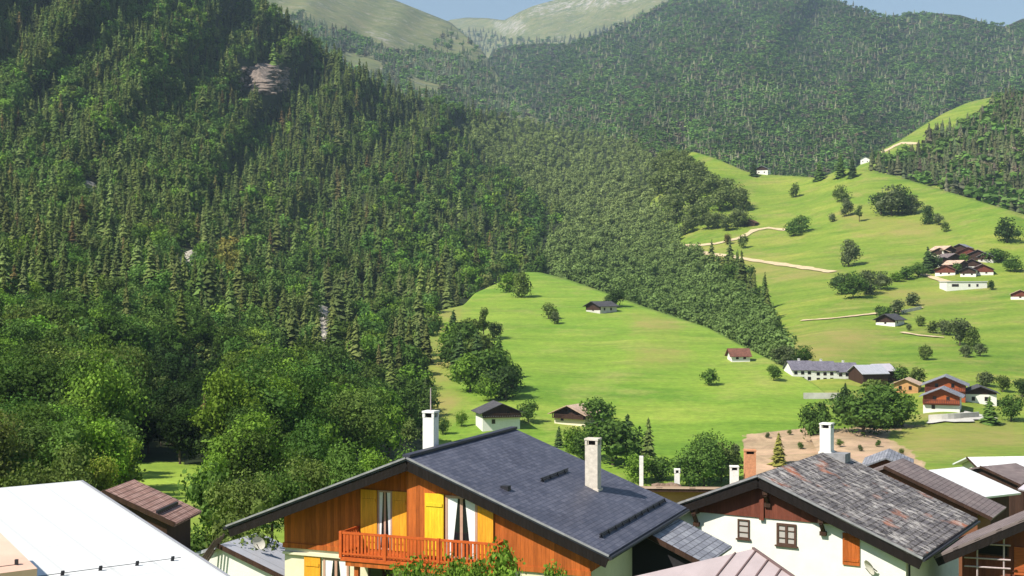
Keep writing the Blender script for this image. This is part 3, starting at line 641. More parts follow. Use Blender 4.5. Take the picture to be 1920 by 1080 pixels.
def gable_roof(root, xl, xr, zr, tl, tr, y0, y1, th, mat, name="roof"):
    m = MB(); nrm = lambda t: math.sqrt(1 + t * t)
    zl, zR = zr + xl * tl, zr - xr * tr
    m.poly([(0, y0, zr), (xr, y0, zR), (xr, y1, zR), (0, y1, zr)], [(y0, 0), (y0, -xr * nrm(tr)), (y1, -xr * nrm(tr)), (y1, 0)])
    m.poly([(xl, y0, zl), (0, y0, zr), (0, y1, zr), (xl, y1, zl)], [(y0, xl * nrm(tl)), (y0, 0), (y1, 0), (y1, xl * nrm(tl))])
    m.poly([(0, y1, zr - th), (xr, y1, zR - th), (xr, y0, zR - th), (0, y0, zr - th)]); m.poly([(xl, y1, zl - th), (0, y1, zr - th), (0, y0, zr - th), (xl, y0, zl - th)])
    for y, rev in ((y0, 1), (y1, 0)):
        for a in ([(xl, y, zl - th), (0, y, zr - th), (0, y, zr), (xl, y, zl)], [(0, y, zr - th), (xr, y, zR - th), (xr, y, zR), (0, y, zr)]): m.poly(a if rev else a[::-1])
    m.poly([(xr, y0, zR - th), (xr, y1, zR - th), (xr, y1, zR), (xr, y0, zR)]); m.poly([(xl, y1, zl - th), (xl, y0, zl - th), (xl, y0, zl), (xl, y1, zl)])
    return m.build(name, mat, root)
def wallbox(root, name, mat, xl, xr, y0, y1, z0, zr=None, t=None, zt=None):
    m = MB()
    if zr is None: m.box(xl, xr, y0, y1, z0, zt)
    else: m.extrude_y([(xl, z0), (xr, z0), (xr, zr - xr * t), (0, zr), (xl, zr + xl * t)], y0, y1)
    return m.build(name, mat, root)
def opening(root, u0, u1, z0, z1, w, side='f', frame='frame_d', glass='glass', bars=1, hbars=0, fw=.07, name="window", out=.05, curtain=False, sill=False):
    """window or glazed door: frame > pane (> curtains) on the front wall y = w or the right wall x = w"""
    def bx(m, a, b, c, d, o0, o1):
        if side == 'f': m.box(a, b, w - o1, w - o0, c, d)
        elif side == 'r': m.box(w + o0, w + o1, a, b, c, d)
        return m
    m = MB()
    bx(m, u0, u0 + fw, z0, z1, .0, out); bx(m, u1 - fw, u1, z0, z1, .0, out); bx(m, u0 + fw, u1 - fw, z1 - fw, z1, .0, out); bx(m, u0 + fw, u1 - fw, z0, z0 + fw, .0, out)
    for i in range(bars):
        c = u0 + (u1 - u0) * (i + 1) / (bars + 1); bx(m, c - fw * .6, c + fw * .6, z0 + fw, z1 - fw, .0, out * .9)
    for i in range(hbars):
        c = z0 + (z1 - z0) * (i + 1) / (hbars + 1); bx(m, u0 + fw, u1 - fw, c - .02, c + .02, .0, out * .8)
    f = m.build(name, M[frame], root)
    bx(MB(), u0 + fw * .5, u1 - fw * .5, z0 + fw * .5, z1 - fw * .5, .004, .018).build("pane", M[glass], f)
    if sill: bx(MB(), u0 - .08, u1 + .08, z0 - .07, z0 - .003, .0, .12).build("sill", M['frame_d'], f)
    if curtain and side == 'f':
        mid = (u0 + u1) / 2
        for a, b in ((u0 + fw, mid - .06), (u1 - fw, mid + .06)):
            c = MB(); zt, zb = z1 - fw, z0 + .75 * 0 + fw; k = b * .82 + a * .18
            prof = [(a, zt), (a, zb), (a + (b - a) * .34, zb), (k, zt)]
            if (b - a) < 0: prof = prof[::-1]
            c.extrude_y(prof, w - .034, w - .021); c.build("curtain", M['curtain'], f)
    return f
def shutter(root, u0, u1, z0, z1, w, mat, side='f', label=None):
    m = MB()
    def bx(a, b, c, d, o0, o1):
        if side == 'f': m.box(a, b, w - o1, w - o0, c, d)
        else: m.box(w + o0, w + o1, a, b, c, d)
    bx(u0, u1, z0, z1, .03, .08)
    for c in (.12, .8): bx(u0 + .05, u1 - .05, z0 + (z1 - z0) * c, z0 + (z1 - z0) * c + .12, .08, .11)
    o = m.build("shutter", M[mat], root)
    if label: o["label"] = label
    return o
def chimney(root, x, y, z0, z1, wd, mat, cap=True, dp=None):
    dp = dp or wd; m = MB(); m.box(x - wd / 2, x + wd / 2, y - dp / 2, y + dp / 2, z0, z1 - .28 if cap else z1)
    m.box(x - wd / 2 - .06, x + wd / 2 + .06, y - dp / 2 - .06, y + dp / 2 + .06, z0 - .02, z0 + .32)
    c = m.build("chimney", mat, root)
    if cap:
        m = MB(); e = .03; h = z1 - .28
        for sx in (-1, 1):
            for sy in (-1, 1): m.box(x + sx * wd * .42 - .05, x + sx * wd * .42 + .05, y + sy * dp * .42 - .05, y + sy * dp * .42 + .05, h, h + .2)
        m.box(x - wd / 2 - e, x + wd / 2 + e, y - dp / 2 - e, y + dp / 2 + e, h + .2, z1); m.build("chimney_cap", mat, c)
        MB().box(x - wd * .28, x + wd * .28, y - dp * .28, y + dp * .28, h, h + .18).build("flue", M['black'], c)
    return c
def dish(pos, r, az, label, el=25):
    m = MB(); n = 16; rows = []
    for k in range(5):
        rr = r * k / 4; zz = .28 * r * (k / 4) ** 2
        rows.append([(rr * math.cos(6.283 * i / n), zz, rr * math.sin(6.283 * i / n)) for i in range(n)])
    for off in (0, .02):
        b = len(m.v)
        for rw in rows: m.v += [(x, -y + off, z) for x, y, z in rw]
        for k in range(4):
            for i in range(n):
                j = (i + 1) % n; q = (b + k * n + i, b + k * n + j, b + (k + 1) * n + j, b + (k + 1) * n + i); m.f.append(q if off else q[::-1])
    e = empty("satellite_dish", pos, R(az), label, "satellite dish"); d = m.build("reflector", M['dish'], e, True); d.rotation_euler = (R(el), 0, 0)
    MB().bar((0, .02, -.02), (0, .32, -.25), .03).bar((0, -.05, -r * .9), (0, -r * .8, -.05), .018).build("mount_arm", M['iron'], e)
    return e

# --- the big chalet with the balcony
A = Loc(pix(762, 856, 52), 21.9, -15.2); ra = A.root("chalet", "big wooden chalet with orange balcony and dark blue-grey slate roof in the foreground", "chalet")
t = .388; zr = A.zr; LN = 11.3
rf = gable_roof(ra, -8.3, 8.27, zr, t, t, 0, LN, .16, M['slate'])
ridge = MB().beam((0, -.02, zr + .03), (0, LN + .02, zr + .03), .32, .1).build("ridge_cap", M['slate'], rf)
for sg in (-1, 1):
    MB().beam((sg * .02, -.03, zr - .05), (sg * 8.28, -.03, zr - .05 - 8.26 * t), .07, .07).build("verge", M['trim'], ra)
    MB().beam((sg * .01, .06, zr - .32), (sg * 8.2, .06, zr - .32 - 8.19 * t), .06, .46).build("bargeboard", M['soffit'], ra)
    MB().bar((sg * 8.34, -.05, zr - 8.3 * t - .12), (sg * 8.34, LN + .05, zr - 8.3 * t - .12), .075, 8).build("gutter", M['iron'], ra)
YW, YL = .5, 1.15; zf = -10.62 - A.zg                # the left part of the gable stands further back under the roof
xl0, xm, xr0 = A.front(533, 1030, YL)[0], A.front(763, 940, YW)[0], A.front(1106, 1050, YW)[0]
wallbox(ra, "wall", M['cream'], xl0, xr0, YL + .04, LN - .25, 0, zt=zf)
MB().box(xm, xr0 - .003, YW + .04, YL + .037, 0, zf).build("wall", M['cream'], ra)
wallbox(ra, "gable", M['wood'], xl0, xr0 - .01, YL, LN - .3, zf + .003, zr - .18, t)
m = MB(); m.extrude_y([(xm, zf + .003), (xr0, zf + .003), (xr0, zr - .18 - xr0 * t), (0, zr - .18), (xm, zr - .18 + xm * t)], YW, YL - .003); m.build("gable", M['wood'], ra)
MB().box(xm, xr0 + .05, YW - .05, YW + .02, zf - .14, zf + .06).build("sill_beam", M['wood'], ra)
MB().box(xl0 - .05, xm - .003, YL - .05, YL + .02, zf - .14, zf + .06).build("sill_beam", M['wood'], ra)
for x in (-7.4, -6.2, -4.6, -2.9, -1.3, 0, 1.6, 3.2, 4.8, 6.4, 7.6):
    MB().box(x - .09, x + .09, .1, (YL if x < xm else YW) + .2, zr - .44 - abs(x) * t, zr - .19 - abs(x) * t).build("purlin", M['wood_dark'], ra)
for sg in (-1, 1):
    MB().beam((sg * .05, .12, zr - .22), (sg * 8.1, .12, zr - .22 - 8.05 * t), .14, .1).build("rafter", M['wood_dark'], ra)
fx = lambda px, y=YW: A.front(px, 1000, y)[0]
fl = lambda px: fx(px, YL)
ztop = A.front(815, 926, YW)[1]; zb = zf + .1
opening(ra, fx(836), fx(896), zb, ztop - .02, YW, frame='frame_w', bars=1, fw=.1, name="glazed_door", curtain=True)
opening(ra, fl(709), fl(736), zb, ztop - .1, YL, frame='frame_w', bars=1, fw=.07, name="glazed_door", curtain=True)
shutter(ra, fx(798), fx(833), zb, ztop + .02, YW, 'yellow', label="bright yellow shutter left of the curtained door")
shutter(ra, fx(897), fx(926), zb, ztop - .1, YW, 'orange'); shutter(ra, fl(678), fl(708), zb, ztop - .1, YL, 'orange'); shutter(ra, fl(737), min(fl(764), xm - .02), zb, ztop - .1, YL, 'orange')
# balcony
BY = -.3; bl, br = A.front(638, 1015, BY)[0], A.front(932, 1020, BY)[0]; z0 = -10.78 - A.zg
bal = MB().box(bl, br, BY, YW - .06, z0, z0 + .14).build("balcony", M['rail'], ra)
MB().box(bl, xm - .01, YW - .055, YL - .06, z0, z0 + .14).build("balcony", M['rail'], ra)
m = MB(); zt = z0 + 1.1
for (a, b) in (((bl, BY + .05), (br, BY + .05)), ((bl + .03, BY + .08), (bl + .03, YL)), ((br - .03, BY + .08), (br - .03, YW))):
    for zz, hh in ((zt, .09), (z0 + .28, .07)): m.beam((*a, zz), (*b, zz), .07, hh)
    L = math.dist(a, b); k = int(L / .155)
    for i in range(k + 1):
        x, y = a[0] + (b[0] - a[0]) * i / k, a[1] + (b[1] - a[1]) * i / k; m.box(x - .045, x + .045, y - .02, y + .02, z0 + .2, zt)
for x in (bl, -.8, 1.5, br): m.box(x - .06, x + .06, BY - .01, BY + .11, z0 + .1, zt + .06)
m.build("railing", M['rail'], bal)
MB().box(bl + .2, br - .2, BY + .05, BY + .17, z0 - .2, z0 - .003).build("balcony_beam", M['wood'], bal)
for px in (668, 860): x = A.front(px, 1060, BY + .2)[0]; MB().box(x - .09, x + .09, BY + .18, BY + .36, 0, z0 - .21).build("post", M['wood'], bal)
# ground floor
zl = zf - .42
shutter(ra, fl(571), fl(601), zl - 2.0, zl, YL + .04, 'orange')
opening(ra, fl(606), fl(654), zl - 2.0, zl, YL + .04, frame='frame_w', bars=1, fw=.1, curtain=True)
opening(ra, fl(690), fl(735), 0.1, zl, YL + .04, frame='frame_d', bars=0, name="door", glass='glass')
MB().box(xl0 - .03, -3.4, YL - .1, YL + .03, zf - .40, zf - .3).build("lintel_ledge", M['cream'], ra)
sy0, sz1 = A.side(1193, 1036, xr0); sy1 = A.side(1214, 1036, xr0)[0]
opening(ra, sy0, sy1, sz1 - 1.25, sz1, xr0, 'r', 'white', 'glass_pale', 1, 1); shutter(ra, sy1 + .05, sy1 + .7, sz1 - 1.25, sz1, xr0, 'cream', 'r')
MB().bar((xr0 + .1, 9.6, 0), (xr0 + .1, 9.6, zr - 8 * t), .06, 8).build("downpipe", M['galv'], ra)
# snow guards
for a, b in (((1113, 1003), (1256, 946)), ((1009, 901), (1070, 887))):
    p, q = A.slope(*a, t), A.slope(*b, t); x = (p.x + q.x) / 2; zz = zr - x * t; m = MB()
    m.bar((x, p.y, zz + .13), (x, q.y, zz + .13), .035).bar((x, p.y, zz + .05), (x, q.y, zz + .05), .03)
    for i in range(int((q.y - p.y) / .9) + 1): m.beam((x + .08, p.y + .1 + i * .9, zz), (x, p.y + .1 + i * .9, zz + .17), .03, .05)
    m.build("snow_guard", M['iron'], ra)
c = A.slope(1112, 914, t); chimney(ra, c.x, c.y, c.z - .35, c.z + 2.12, .56, M['stack'], True, .5)
x = -.85; c2 = chimney(ra, x, 4.0, zr + x * t - .3, zr + x * t + 1.75, .5, M['stack_white'])
MB().bar((x, 4.0, zr + x * t + 1.7), (x, 4.0, zr + x * t + 2.7), .025).build("aerial", M['galv'], c2)
v = A.slope(948, 917, t); MB().box(v.x - .16, v.x + .16, v.y - .16, v.y + .16, v.z - .1, v.z + .14).build("roof_vent", M['iron'], ra)

# --- white house with the lichen roof
B = Loc(pix(1421, 889, 66), 31, -18.6); rb = B.root("white_house", "white rendered house with speckled lichen-covered stone roof at lower right", "house"); t = .405; zr = B.zr; LB = 11.9
rf = gable_roof(rb, -8.05, 8.03, zr, t, t, 0, LB, .2, M['lauze'])
for sg in (-1, 1):
    MB().beam((sg * .02, -.03, zr - .08), (sg * 8.04, -.03, zr - .08 - 8.02 * t), .08, .1).build("verge", M['trim'], rb)
    MB().beam((sg * .01, .06, zr - .42), (sg * 7.95, .06, zr - .42 - 7.94 * t), .06, .5).build("bargeboard", M['soffit'], rb)
    MB().beam((sg * .05, .2, zr - .34), (sg * 7.9, .2, zr - .34 - 7.85 * t), .16, .24).build("rafter", M['wood_dark'], rb)
YB = .6; zw = B.front(1440, 972, YB)[1]
xw = B.front(1698, 1050, YB)[0]
wallbox(rb, "wall", M['white'], -6.95, xw, YB + .05, LB - .3, 0, zr - .26, t)
m = MB(); k = (zr - .24 - zw) / t; m.extrude_y([(-k, zw), (k, zw), (0, zr - .24)], YB - .02, YB + .04); m.build("gable", M['wood_red'], rb)
MB().box(-.12, .12, YB - .12, YB - .03, zw - .1, zr - .5).build("king_post", M['wood_red'], rb)
for px, py in ((1303, 972), (1541, 972), (1437, 893)):
    x, z = B.front(px, py, .35); m = MB(); zt = zr - .56 - abs(x) * t
    m.box(x - .13, x + .13, .11, YB + .1, zt - .34, zt)
    m.beam((x, .2, zt - .36), (x, YB, zt - .85), .16, .16).box(x - .16, x + .16, YB - .14, YB + .1, zt - 1.0, zt - .8); m.build("bracket", M['wood_dark'], rb)
def fr(px0, px1, y0, y1): return B.front(px0, y0, YB)[0], B.front(px1, y0, YB)[0], B.front((px0 + px1) / 2, y1, YB)[1], B.front((px0 + px1) / 2, y0, YB)[1]
opening(rb, *fr(1383, 1405, 974, 1010), YB + .05, glass='glass_pale', bars=0, hbars=2, out=.07, name="window", sill=True)
opening(rb, *fr(1456, 1493, 982, 1023), YB + .05, glass='glass_pale', bars=1, hbars=2, fw=.11, out=.07, name="window", sill=True)
u = fr(1580, 1612, 1000, 1060); shutter(rb, *u, YB + .05, 'wood')
m = MB().box(B.front(1368, 975, YB)[0], B.front(1408, 975, YB)[0], YB - .06, YB + .048, u[3] + .95 - .0, u[3] + 1.0)
MB().bar((8.1, -.05, zr - 8.05 * t - .16), (8.1, LB + .02, zr - 8.05 * t - .16), .07, 8).build('gutter', M['iron'], rb); MB().bar((xw + .1, YB + .3, 0), (xw + .1, YB + .3, zr - 7.2 * t - .2), .05, 8).build('downpipe', M['iron'], rb)
c = B.to_local(pix(1547, 850, 75.2)); cz = zr - .05
ch = chimney(rb, 0.1, 10.6, zr - .3, zr + 1.62, .62, M['stack_white'])
MB().box(-.1, 1.3, 10.1, 11.1, zr - .5, zr - .02).build("chimney_flashing", M['trim'], ch)
wx, wz = B.front(1634, 1062, YB - .25); d = Vector((wx, YB - .3, wz)); a = -R(31)
dish((B.P.x + d.x * math.cos(a) - d.y * math.sin(a), B.P.y + d.x * math.sin(a) + d.y * math.cos(a), B.zg + d.z), .38, -75, "grey satellite dish fixed to the wall of the white house")

# --- generic smaller gabled house
def house(name, label, pos, ang, wd, ln, hw, pitch, wall, roof, gable=None, oh=.5, wins=(), side_wins=(), balcony=None, chim=None, cat="house", group=None, zgable=.55, base=1.5, win=(.8, 1.0), framem='frame_d', gl='glass', both=True):
    r = empty(name, pos, -R(ang), label, cat, group); zr = hw + wd / 2 * pitch; th = .16
    wallbox(r, "wall", M[wall], -wd / 2, wd / 2, 0, ln, -base, zr - th - .01, pitch)
    gable_roof(r, -wd / 2 - oh, wd / 2 + oh, zr, pitch, pitch, -oh * 1.4, ln + oh, th, M[roof])
    if gable:
        zg = hw * zgable; z1 = zr - th - .02; x = wd / 2 + .03
        m = MB(); m.extrude_y([(-x, zg), (x, zg), (x, z1 - x * pitch), (0, z1), (-x, z1 - x * pitch)], -.06, .3); m.build("gable", M[gable], r)
        yw = -.06
    else: yw = 0
    for x, z in wins: opening(r, x - win[0] / 2, x + win[0] / 2, z, z + win[1], yw if z > hw * zgable or not gable else 0, frame=framem, glass=gl, bars=0, out=.06, fw=.08)
    for y, z in side_wins: opening(r, y - win[0] / 2, y + win[0] / 2, z, z + win[1], wd / 2, 'r', frame=framem, glass=gl, bars=0, out=.06, fw=.08)
    if balcony:
        zb, mat = balcony; b = MB().box(-wd / 2, wd / 2, -.95, -.07, zb, zb + .12).build("balcony", M[mat], r)
        m = MB(); m.beam((-wd / 2, -.92, zb + .95), (wd / 2, -.92, zb + .95), .08, .12); k = int(wd / .4)
        for i in range(k + 1): x = -wd / 2 + .06 + (wd - .12) * i / k; m.box(x - .11, x + .11, -.94, -.9, zb + .12, zb + .9)
        m.build("railing", M[mat], b)
    for (x, y, h) in (chim or ()): chimney(r, x, y, zr - abs(x) * pitch - .3, zr - abs(x) * pitch + h, .5, M['stack_white'])
    return r
def onhill(hill, px, py): return hill.at(px, py)
# farmhouses on the central meadow
house("farmhouse", "small white farmhouse with grey roof at the left foot of the central meadow", onhill(H_center, 940, 806), -14, 8.6, 7, 4.2, .42, 'white', 'tile_dark', 'wood_dark', .9, [(-1.8, 1.4), (1.6, 3.2)], [(2, 2.4), (4.6, 2.4)], (2.8, 'wood_dark'), zgable=.75)
house("farmhouse", "low farmhouse with peach roof and dark wooden gable beside meadow bushes", onhill(H_center, 1068, 797), 34, 8.2, 8, 2.9, .42, 'cream', 'tile_peach', 'wood_dark', 1.0, [(0, 2.7), (-2, .9)], (), (1.5, 'wood_dark'), zgable=.5)
house("barn", "lone dark barn with white base high on the central meadow beside a tree", onhill(H_center, 1112, 586), 50, 7.5, 8.5, 2.6, .42, 'concrete', 'tile_dark', 'wood_dark', .8, [(0, .6)], [(2.2, .8), (5.5, .8)], zgable=.35, cat="barn")
house("hut", "small hut with red brown roof and white wall on the open meadow slope", onhill(H_center, 1368, 676), 84, 5, 5.4, 1.7, .75, 'white', 'tile_red', None, .5, (), [(1.6, .5), (3.8, .5)], cat="hut")
# the row of white houses
for i, (px, lab, rm, ww) in enumerate(((1499, "left end white house of the long terraced row under the meadow", 'tile_purple', 7.4), (1541, "middle white house of the long terraced row with purple-grey roof", 'tile_purple', 7.4), (1588, "right end house of the long terraced row with pinkish upper wall", 'tile_purple', 7.6))):
    if i == 0: row0 = onhill(H_meadow, 1478, 719); rdir = Vector((math.sin(R(84)), math.cos(R(84)), 0))
    house("terraced_house", lab, row0 + rdir * (6.3 * i) + Vector((0, 0, -.3 * i)), 84, 7.6, 6.28, 4.1 + .12 * (i == 1), .58, 'white', rm, None, .3, (), [(.9, 1.2), (2.8, 1.2), (4.7, 1.2), (.9, 2.75), (2.8, 2.75), (4.7, 2.75)], None, [(-.4, 3.1, .8)], "house", "terraced houses under the meadow", framem='wood_dark', win=(.9, .85))
house("barn", "light grey sheet roofed barn at the right end of the terraced row", onhill(H_meadow, 1604, 716), 74, 8, 7.5, 2.6, .5, 'wood_dark', 'metal_grey', None, .4, cat="barn")
house("shed", "pale roofed shed with dark gable beside the barn of the row", onhill(H_meadow, 1636, 714), 66, 6.5, 5.5, 3.0, .5, 'wood_dark', 'metal_lilac', None, .35, cat="shed")
# the red chalets at the right
house("chalet", "upper red-brown chalet with grey roof and balcony behind another chalet", onhill(H_meadow, 1772, 752), 20, 9.4, 8, 4.2, .42, 'wood_chalet', 'tile_grey', 'wood_chalet', .9, [(-2, 1), (2, 1), (-2, 3.3), (1.8, 3.3)], [(3, 1.2)], (2.4, 'wood_red'), zgable=.3)
house("chalet", "lower red-brown chalet with white base and two dark balconies", onhill(H_meadow, 1765, 772), 22, 8.2, 7, 3.9, .42, 'white', 'tile_grey', 'wood_chalet', .9, [(-1.8, .6), (1.5, 2.6), (-1.5, 2.6)], (), (1.9, 'wood_red'), zgable=.4)
house("chalet", "small orange chalet half hidden behind the large tree clump", onhill(H_meadow, 1697, 738), 25, 6.5, 6, 2.6, .42, 'orangewall', 'tile_peach', 'orangewall', .6, [(-1.2, 1), (1.3, 1)], (), None, zgable=.3)
house("house", "small white house with dark roof right of the red chalets", onhill(H_meadow, 1838, 757), 14, 7.6, 7, 2.9, .38, 'white', 'tile_dark', 'wood_dark', .8, [(-1.6, .7), (1.4, .7)], (), None, zgable=.8)
# hamlet on the hillside
HM = [(1762, 483, 8.5, 30, 'cream', 'tile_peach', 'wood_dark', "peach roofed house at the upper left corner of the hillside hamlet"), (1781, 479, 8, -30, 'concrete', 'tile_peach', 'wood_dark', "cream house with pale roof along the top edge of the hillside hamlet"),
      (1799, 475, 7.5, 35, 'wood_dark', 'tile_grey', 'wood_dark', "dark wooden barn at the very top of the hillside hamlet"), (1815, 483, 9, 15, 'wood_red', 'tile_red', 'wood_red', "reddish wooden house right of the hamlet's topmost barn"),
      (1833, 488, 9, 25, 'wood_dark', 'tile_brown', 'wood_dark', "dark gabled house on the right side of the hillside hamlet"), (1848, 492, 7, 40, 'concrete', 'tile_grey', 'wood_dark', "small grey house at the right tip of the hillside hamlet"),
      (1790, 494, 8, -20, 'wood_dark', 'tile_brown', None, "brown roofed barn in the middle of the hillside hamlet"), (1770, 500, 7, 10, 'concrete', 'tile_dark', 'wood_dark', "dark roofed house among trees left in the hamlet"),
      (1772, 517, 8.5, 25, 'white', 'tile_red', 'wood_red', "white and red house at the lower left of the hillside hamlet"), (1806, 507, 7.5, -35, 'wood_dark', 'tile_peach', 'wood_dark', "barn with pale roof at the heart of the hillside hamlet"),
      (1822, 505, 8, 20, 'white', 'tile_brown', 'wood_dark', "white based brown gabled house low in the hillside hamlet"), (1842, 516, 9, 15, 'white', 'tile_brown', 'wood_red', "brown gabled white house at the lower right of the hillside hamlet"), (1815, 519, 6.5, 30, 'white', 'tile_dark', 'wood_dark', "small white house just above the long flat white building")]
for (px, py, ww, an, wl, rm, gb, lab) in HM:
    house("hamlet_house", lab, onhill(H_meadow, px, py), an, ww, ww * 1.05, 2.9, .45, wl, rm, gb, .6, [(-1.8, .7), (1.6, .7)], [(2.5, .8)], None, None, "house", "houses of the hillside hamlet", zgable=.45)
# long white flat building under the hamlet
p = onhill(H_meadow, 1813, 543); r = empty("farm_building", p, R(3), "long low white building with flat roof and dark window band under the hamlet", "building")
MB().box(-8.5, 8.5, 0, 8, -2, 3.2).build("wall", M['white'], r); MB().box(-8.8, 8.8, -.3, 8.3, 3.203, 3.45).build("roof", M['metal_white'], r)
for x, w2 in ((-4.9, 2.9), (1.0, .9), (4.4, .9)): opening(r, x - w2 / 2, x + w2 / 2, 1.2, 2.3, 0, bars=0, out=.05)
house("house", "dark roofed house with white wall below trees beside the lower meadow path", onhill(H_meadow, 1660, 611), 40, 7.2, 8, 2.5, .5, 'white', 'tile_dark', 'wood_dark', .8, [(0, .7)], [(2, .8)], None, zgable=.5)
house("house", "tiny pinkish house at the right edge below the hamlet", onhill(H_meadow, 1913, 562), 20, 7, 6, 2.4, .45, 'white', 'tile_peach', 'wood_red', .5, [(0, .7)], zgable=.5)
house("house", "small dark roofed hut at the left end of the winding dirt track", onhill(H_meadow, 1405, 424), 30, 7, 7, 2.3, .5, 'wood_dark', 'tile_red', 'wood_dark', .5, [(0, .6)], zgable=.4)
house("house", "tiny white house at the upper forest edge of the right meadow", onhill(H_meadow, 1428, 327), 25, 9, 8, 4.2, .45, 'white', 'tile_grey', 'wood_dark', .6, [(-2, 1), (2, 1)], [(3, 1)], zgable=.7)
house("house", "small pale house on the wooded ridge at the right", onhill(H_near, 1622, 306), 25, 8, 9, 4, .5, 'white', 'tile_grey', None, .5, [(-2, 1), (2, 1)])
# pale walls
def wall_strip(hill, a, b, h, label, mat='concrete', n=8):
    m = MB(); P = [hill.at(a[0] + (b[0] - a[0]) * i / n, a[1] + (b[1] - a[1]) * i / n) for i in range(n + 1)]
    for p, q in zip(P, P[1:]):
        k = len(m.v); th = Vector((0, .5, 0))
        for c in (p, q):
            for o in (Vector((0, 0, -.6)), Vector((0, 0, h)), th + Vector((0, 0, h)), th + Vector((0, 0, -.6))): m.v.append(tuple(c - P[0] + o))
        m.f += [(k, k + 4, k + 5, k + 1), (k + 1, k + 5, k + 6, k + 2), (k + 2, k + 6, k + 7, k + 3)]
    o = m.build("retaining_wall", M[mat]); o.location = P[0]; return tag(o, label, "wall")
wall_strip(H_center, (1507, 748), (1580, 748), 1.5, "long pale concrete wall on the lower meadow below the white row")
wall_strip(H_meadow, (1742, 790), (1836, 784), 1.4, "low pale retaining wall below the red chalets")
wall_strip(H_meadow, (1690, 588), (1728, 580), 1.2, "short pinkish wall beside the trees above the lower path")

# ------------------------------------------------------------ village roofs around the two big houses
def slab(corners, th, mat, root, name="roof", uvdir=None):
    """a roof plane from its four upper corners (local), thickness below"""
    c = [Vector(p) for p in corners]; n = (c[1] - c[0]).cross(c[-1] - c[0]).normalized()
    if n.z < 0: n = -n
    u = (c[1] - c[0]).normalized(); v = n.cross(u); m = MB(); up = [tuple(p) for p in c]; dn = [tuple(p - n * th) for p in c]
    N = len(c); m.poly(up, [((p - c[0]).dot(u), (p - c[0]).dot(v)) for p in c]); m.poly(dn[::-1])
    for i in range(N): j = (i + 1) % N; m.poly([up[j], up[i], dn[i], dn[j]])
    return m.build(name, mat, root)
def sub(l, o): return [tuple(Vector(p) - Vector(o)) for p in l]
# white sheet roof, bottom left: ridge along e, slope towards the lower right
e = Vector((.788, .616, 0)); dn = Vector((.616, -.788, -.121)); Pq = Vector(pix(150, 901, 35)); O = Vector((Pq.x - 3, Pq.y - 4, -13))
r = empty("white_roofed_house", O, 0, "large building with a broad glaring white metal roof at lower left", "house")
rf = slab(sub([Pq, Pq - e * 22, Pq - e * 22 + dn * 13, Pq + dn * 13], O), .12, M['metal_white'], r)
back = Vector((-.616, .788, -.25)); slab(sub([Pq - e * 22, Pq, Pq + back * 5, Pq - e * 22 + back * 5], O), .12, M['metal_white'], r, "roof")
m = MB()
for s in (0, 1):
    a = Pq - e * .3 + dn * (.4 + 0) if s == 0 else 0
m = MB(); c0 = Pq - e * .6 + dn * .5; c1 = Pq - e * .6 + dn * 12.5; c2 = c1 - e * 20; c3 = c0 - e * 20
w4 = [tuple(Vector(p) - O) for p in (c0, c1, c2, c3)]; k = 0
m.v += [(p[0], p[1], 0) for p in w4] + [(p[0], p[1], p[2] - .25) for p in w4]
m.f += [(4, 5, 6, 7), (0, 1, 5, 4), (1, 2, 6, 5), (2, 3, 7, 6), (3, 0, 4, 7)]; m.build("wall", M['wood_dark'], r)
rake = MB().beam(Pq - O + Vector((.03, .02, -.1)), Pq + dn * 13 - O + Vector((.03, .02, -.1)), .06, .22).build("verge", M['metal_grey'], r)
m = MB()
for i in range(9):
    q = Pq + dn * 7.2 - e * (.6 + i * .8) - O; m.beam(q, q + Vector((.02, -.02, .1)), .07, .03)
m.beam(Pq + dn * 7.2 - e * .4 - O + Vector((0, 0, .05)), Pq + dn * 7.2 - e * 7.4 - O + Vector((0, 0, .05)), .012, .012)
m.build("snow_guard", M['iron'], r)
# peach roof corner in front of it
Q0 = Vector(pix(70, 1066, 22.5)); q_up = Vector((-.616, .788, .16)); O = Vector((Q0.x - 2, Q0.y, -12))
r = empty("peach_roofed_shed", O, 0, "corner of a peach coloured roof in front of the white metal roof", "shed")
slab(sub([Q0 + q_up * 6, Q0, Q0 - e * 9, Q0 - e * 9 + q_up * 6], O), .14, M['peach'], r)
c0, c1 = Q0 - e * .4 + q_up * .4 - O, Q0 - e * .4 + q_up * 5.6 - O; c2, c3 = c1 - e * 8, c0 - e * 8; m = MB()
m.v += [(p.x, p.y, 0) for p in (c0, c1, c2, c3)] + [(p.x, p.y, p.z - .2) for p in (c0, c1, c2, c3)]; m.f += [(4, 7, 6, 5), (0, 4, 5, 1), (1, 5, 6, 2), (2, 6, 7, 3), (3, 7, 4, 0)]; m.build("wall", M['wood_dark'], r)
m = MB()
for i in range(6): q = Q0 - e * (.25 + i * .4) + q_up * .3 - O; m.beam(q, q + Vector((0, 0, .09)), .05, .05); m.beam(q, q - e * .4, .015, .015)
m.build("snow_guard", M['iron'], r)
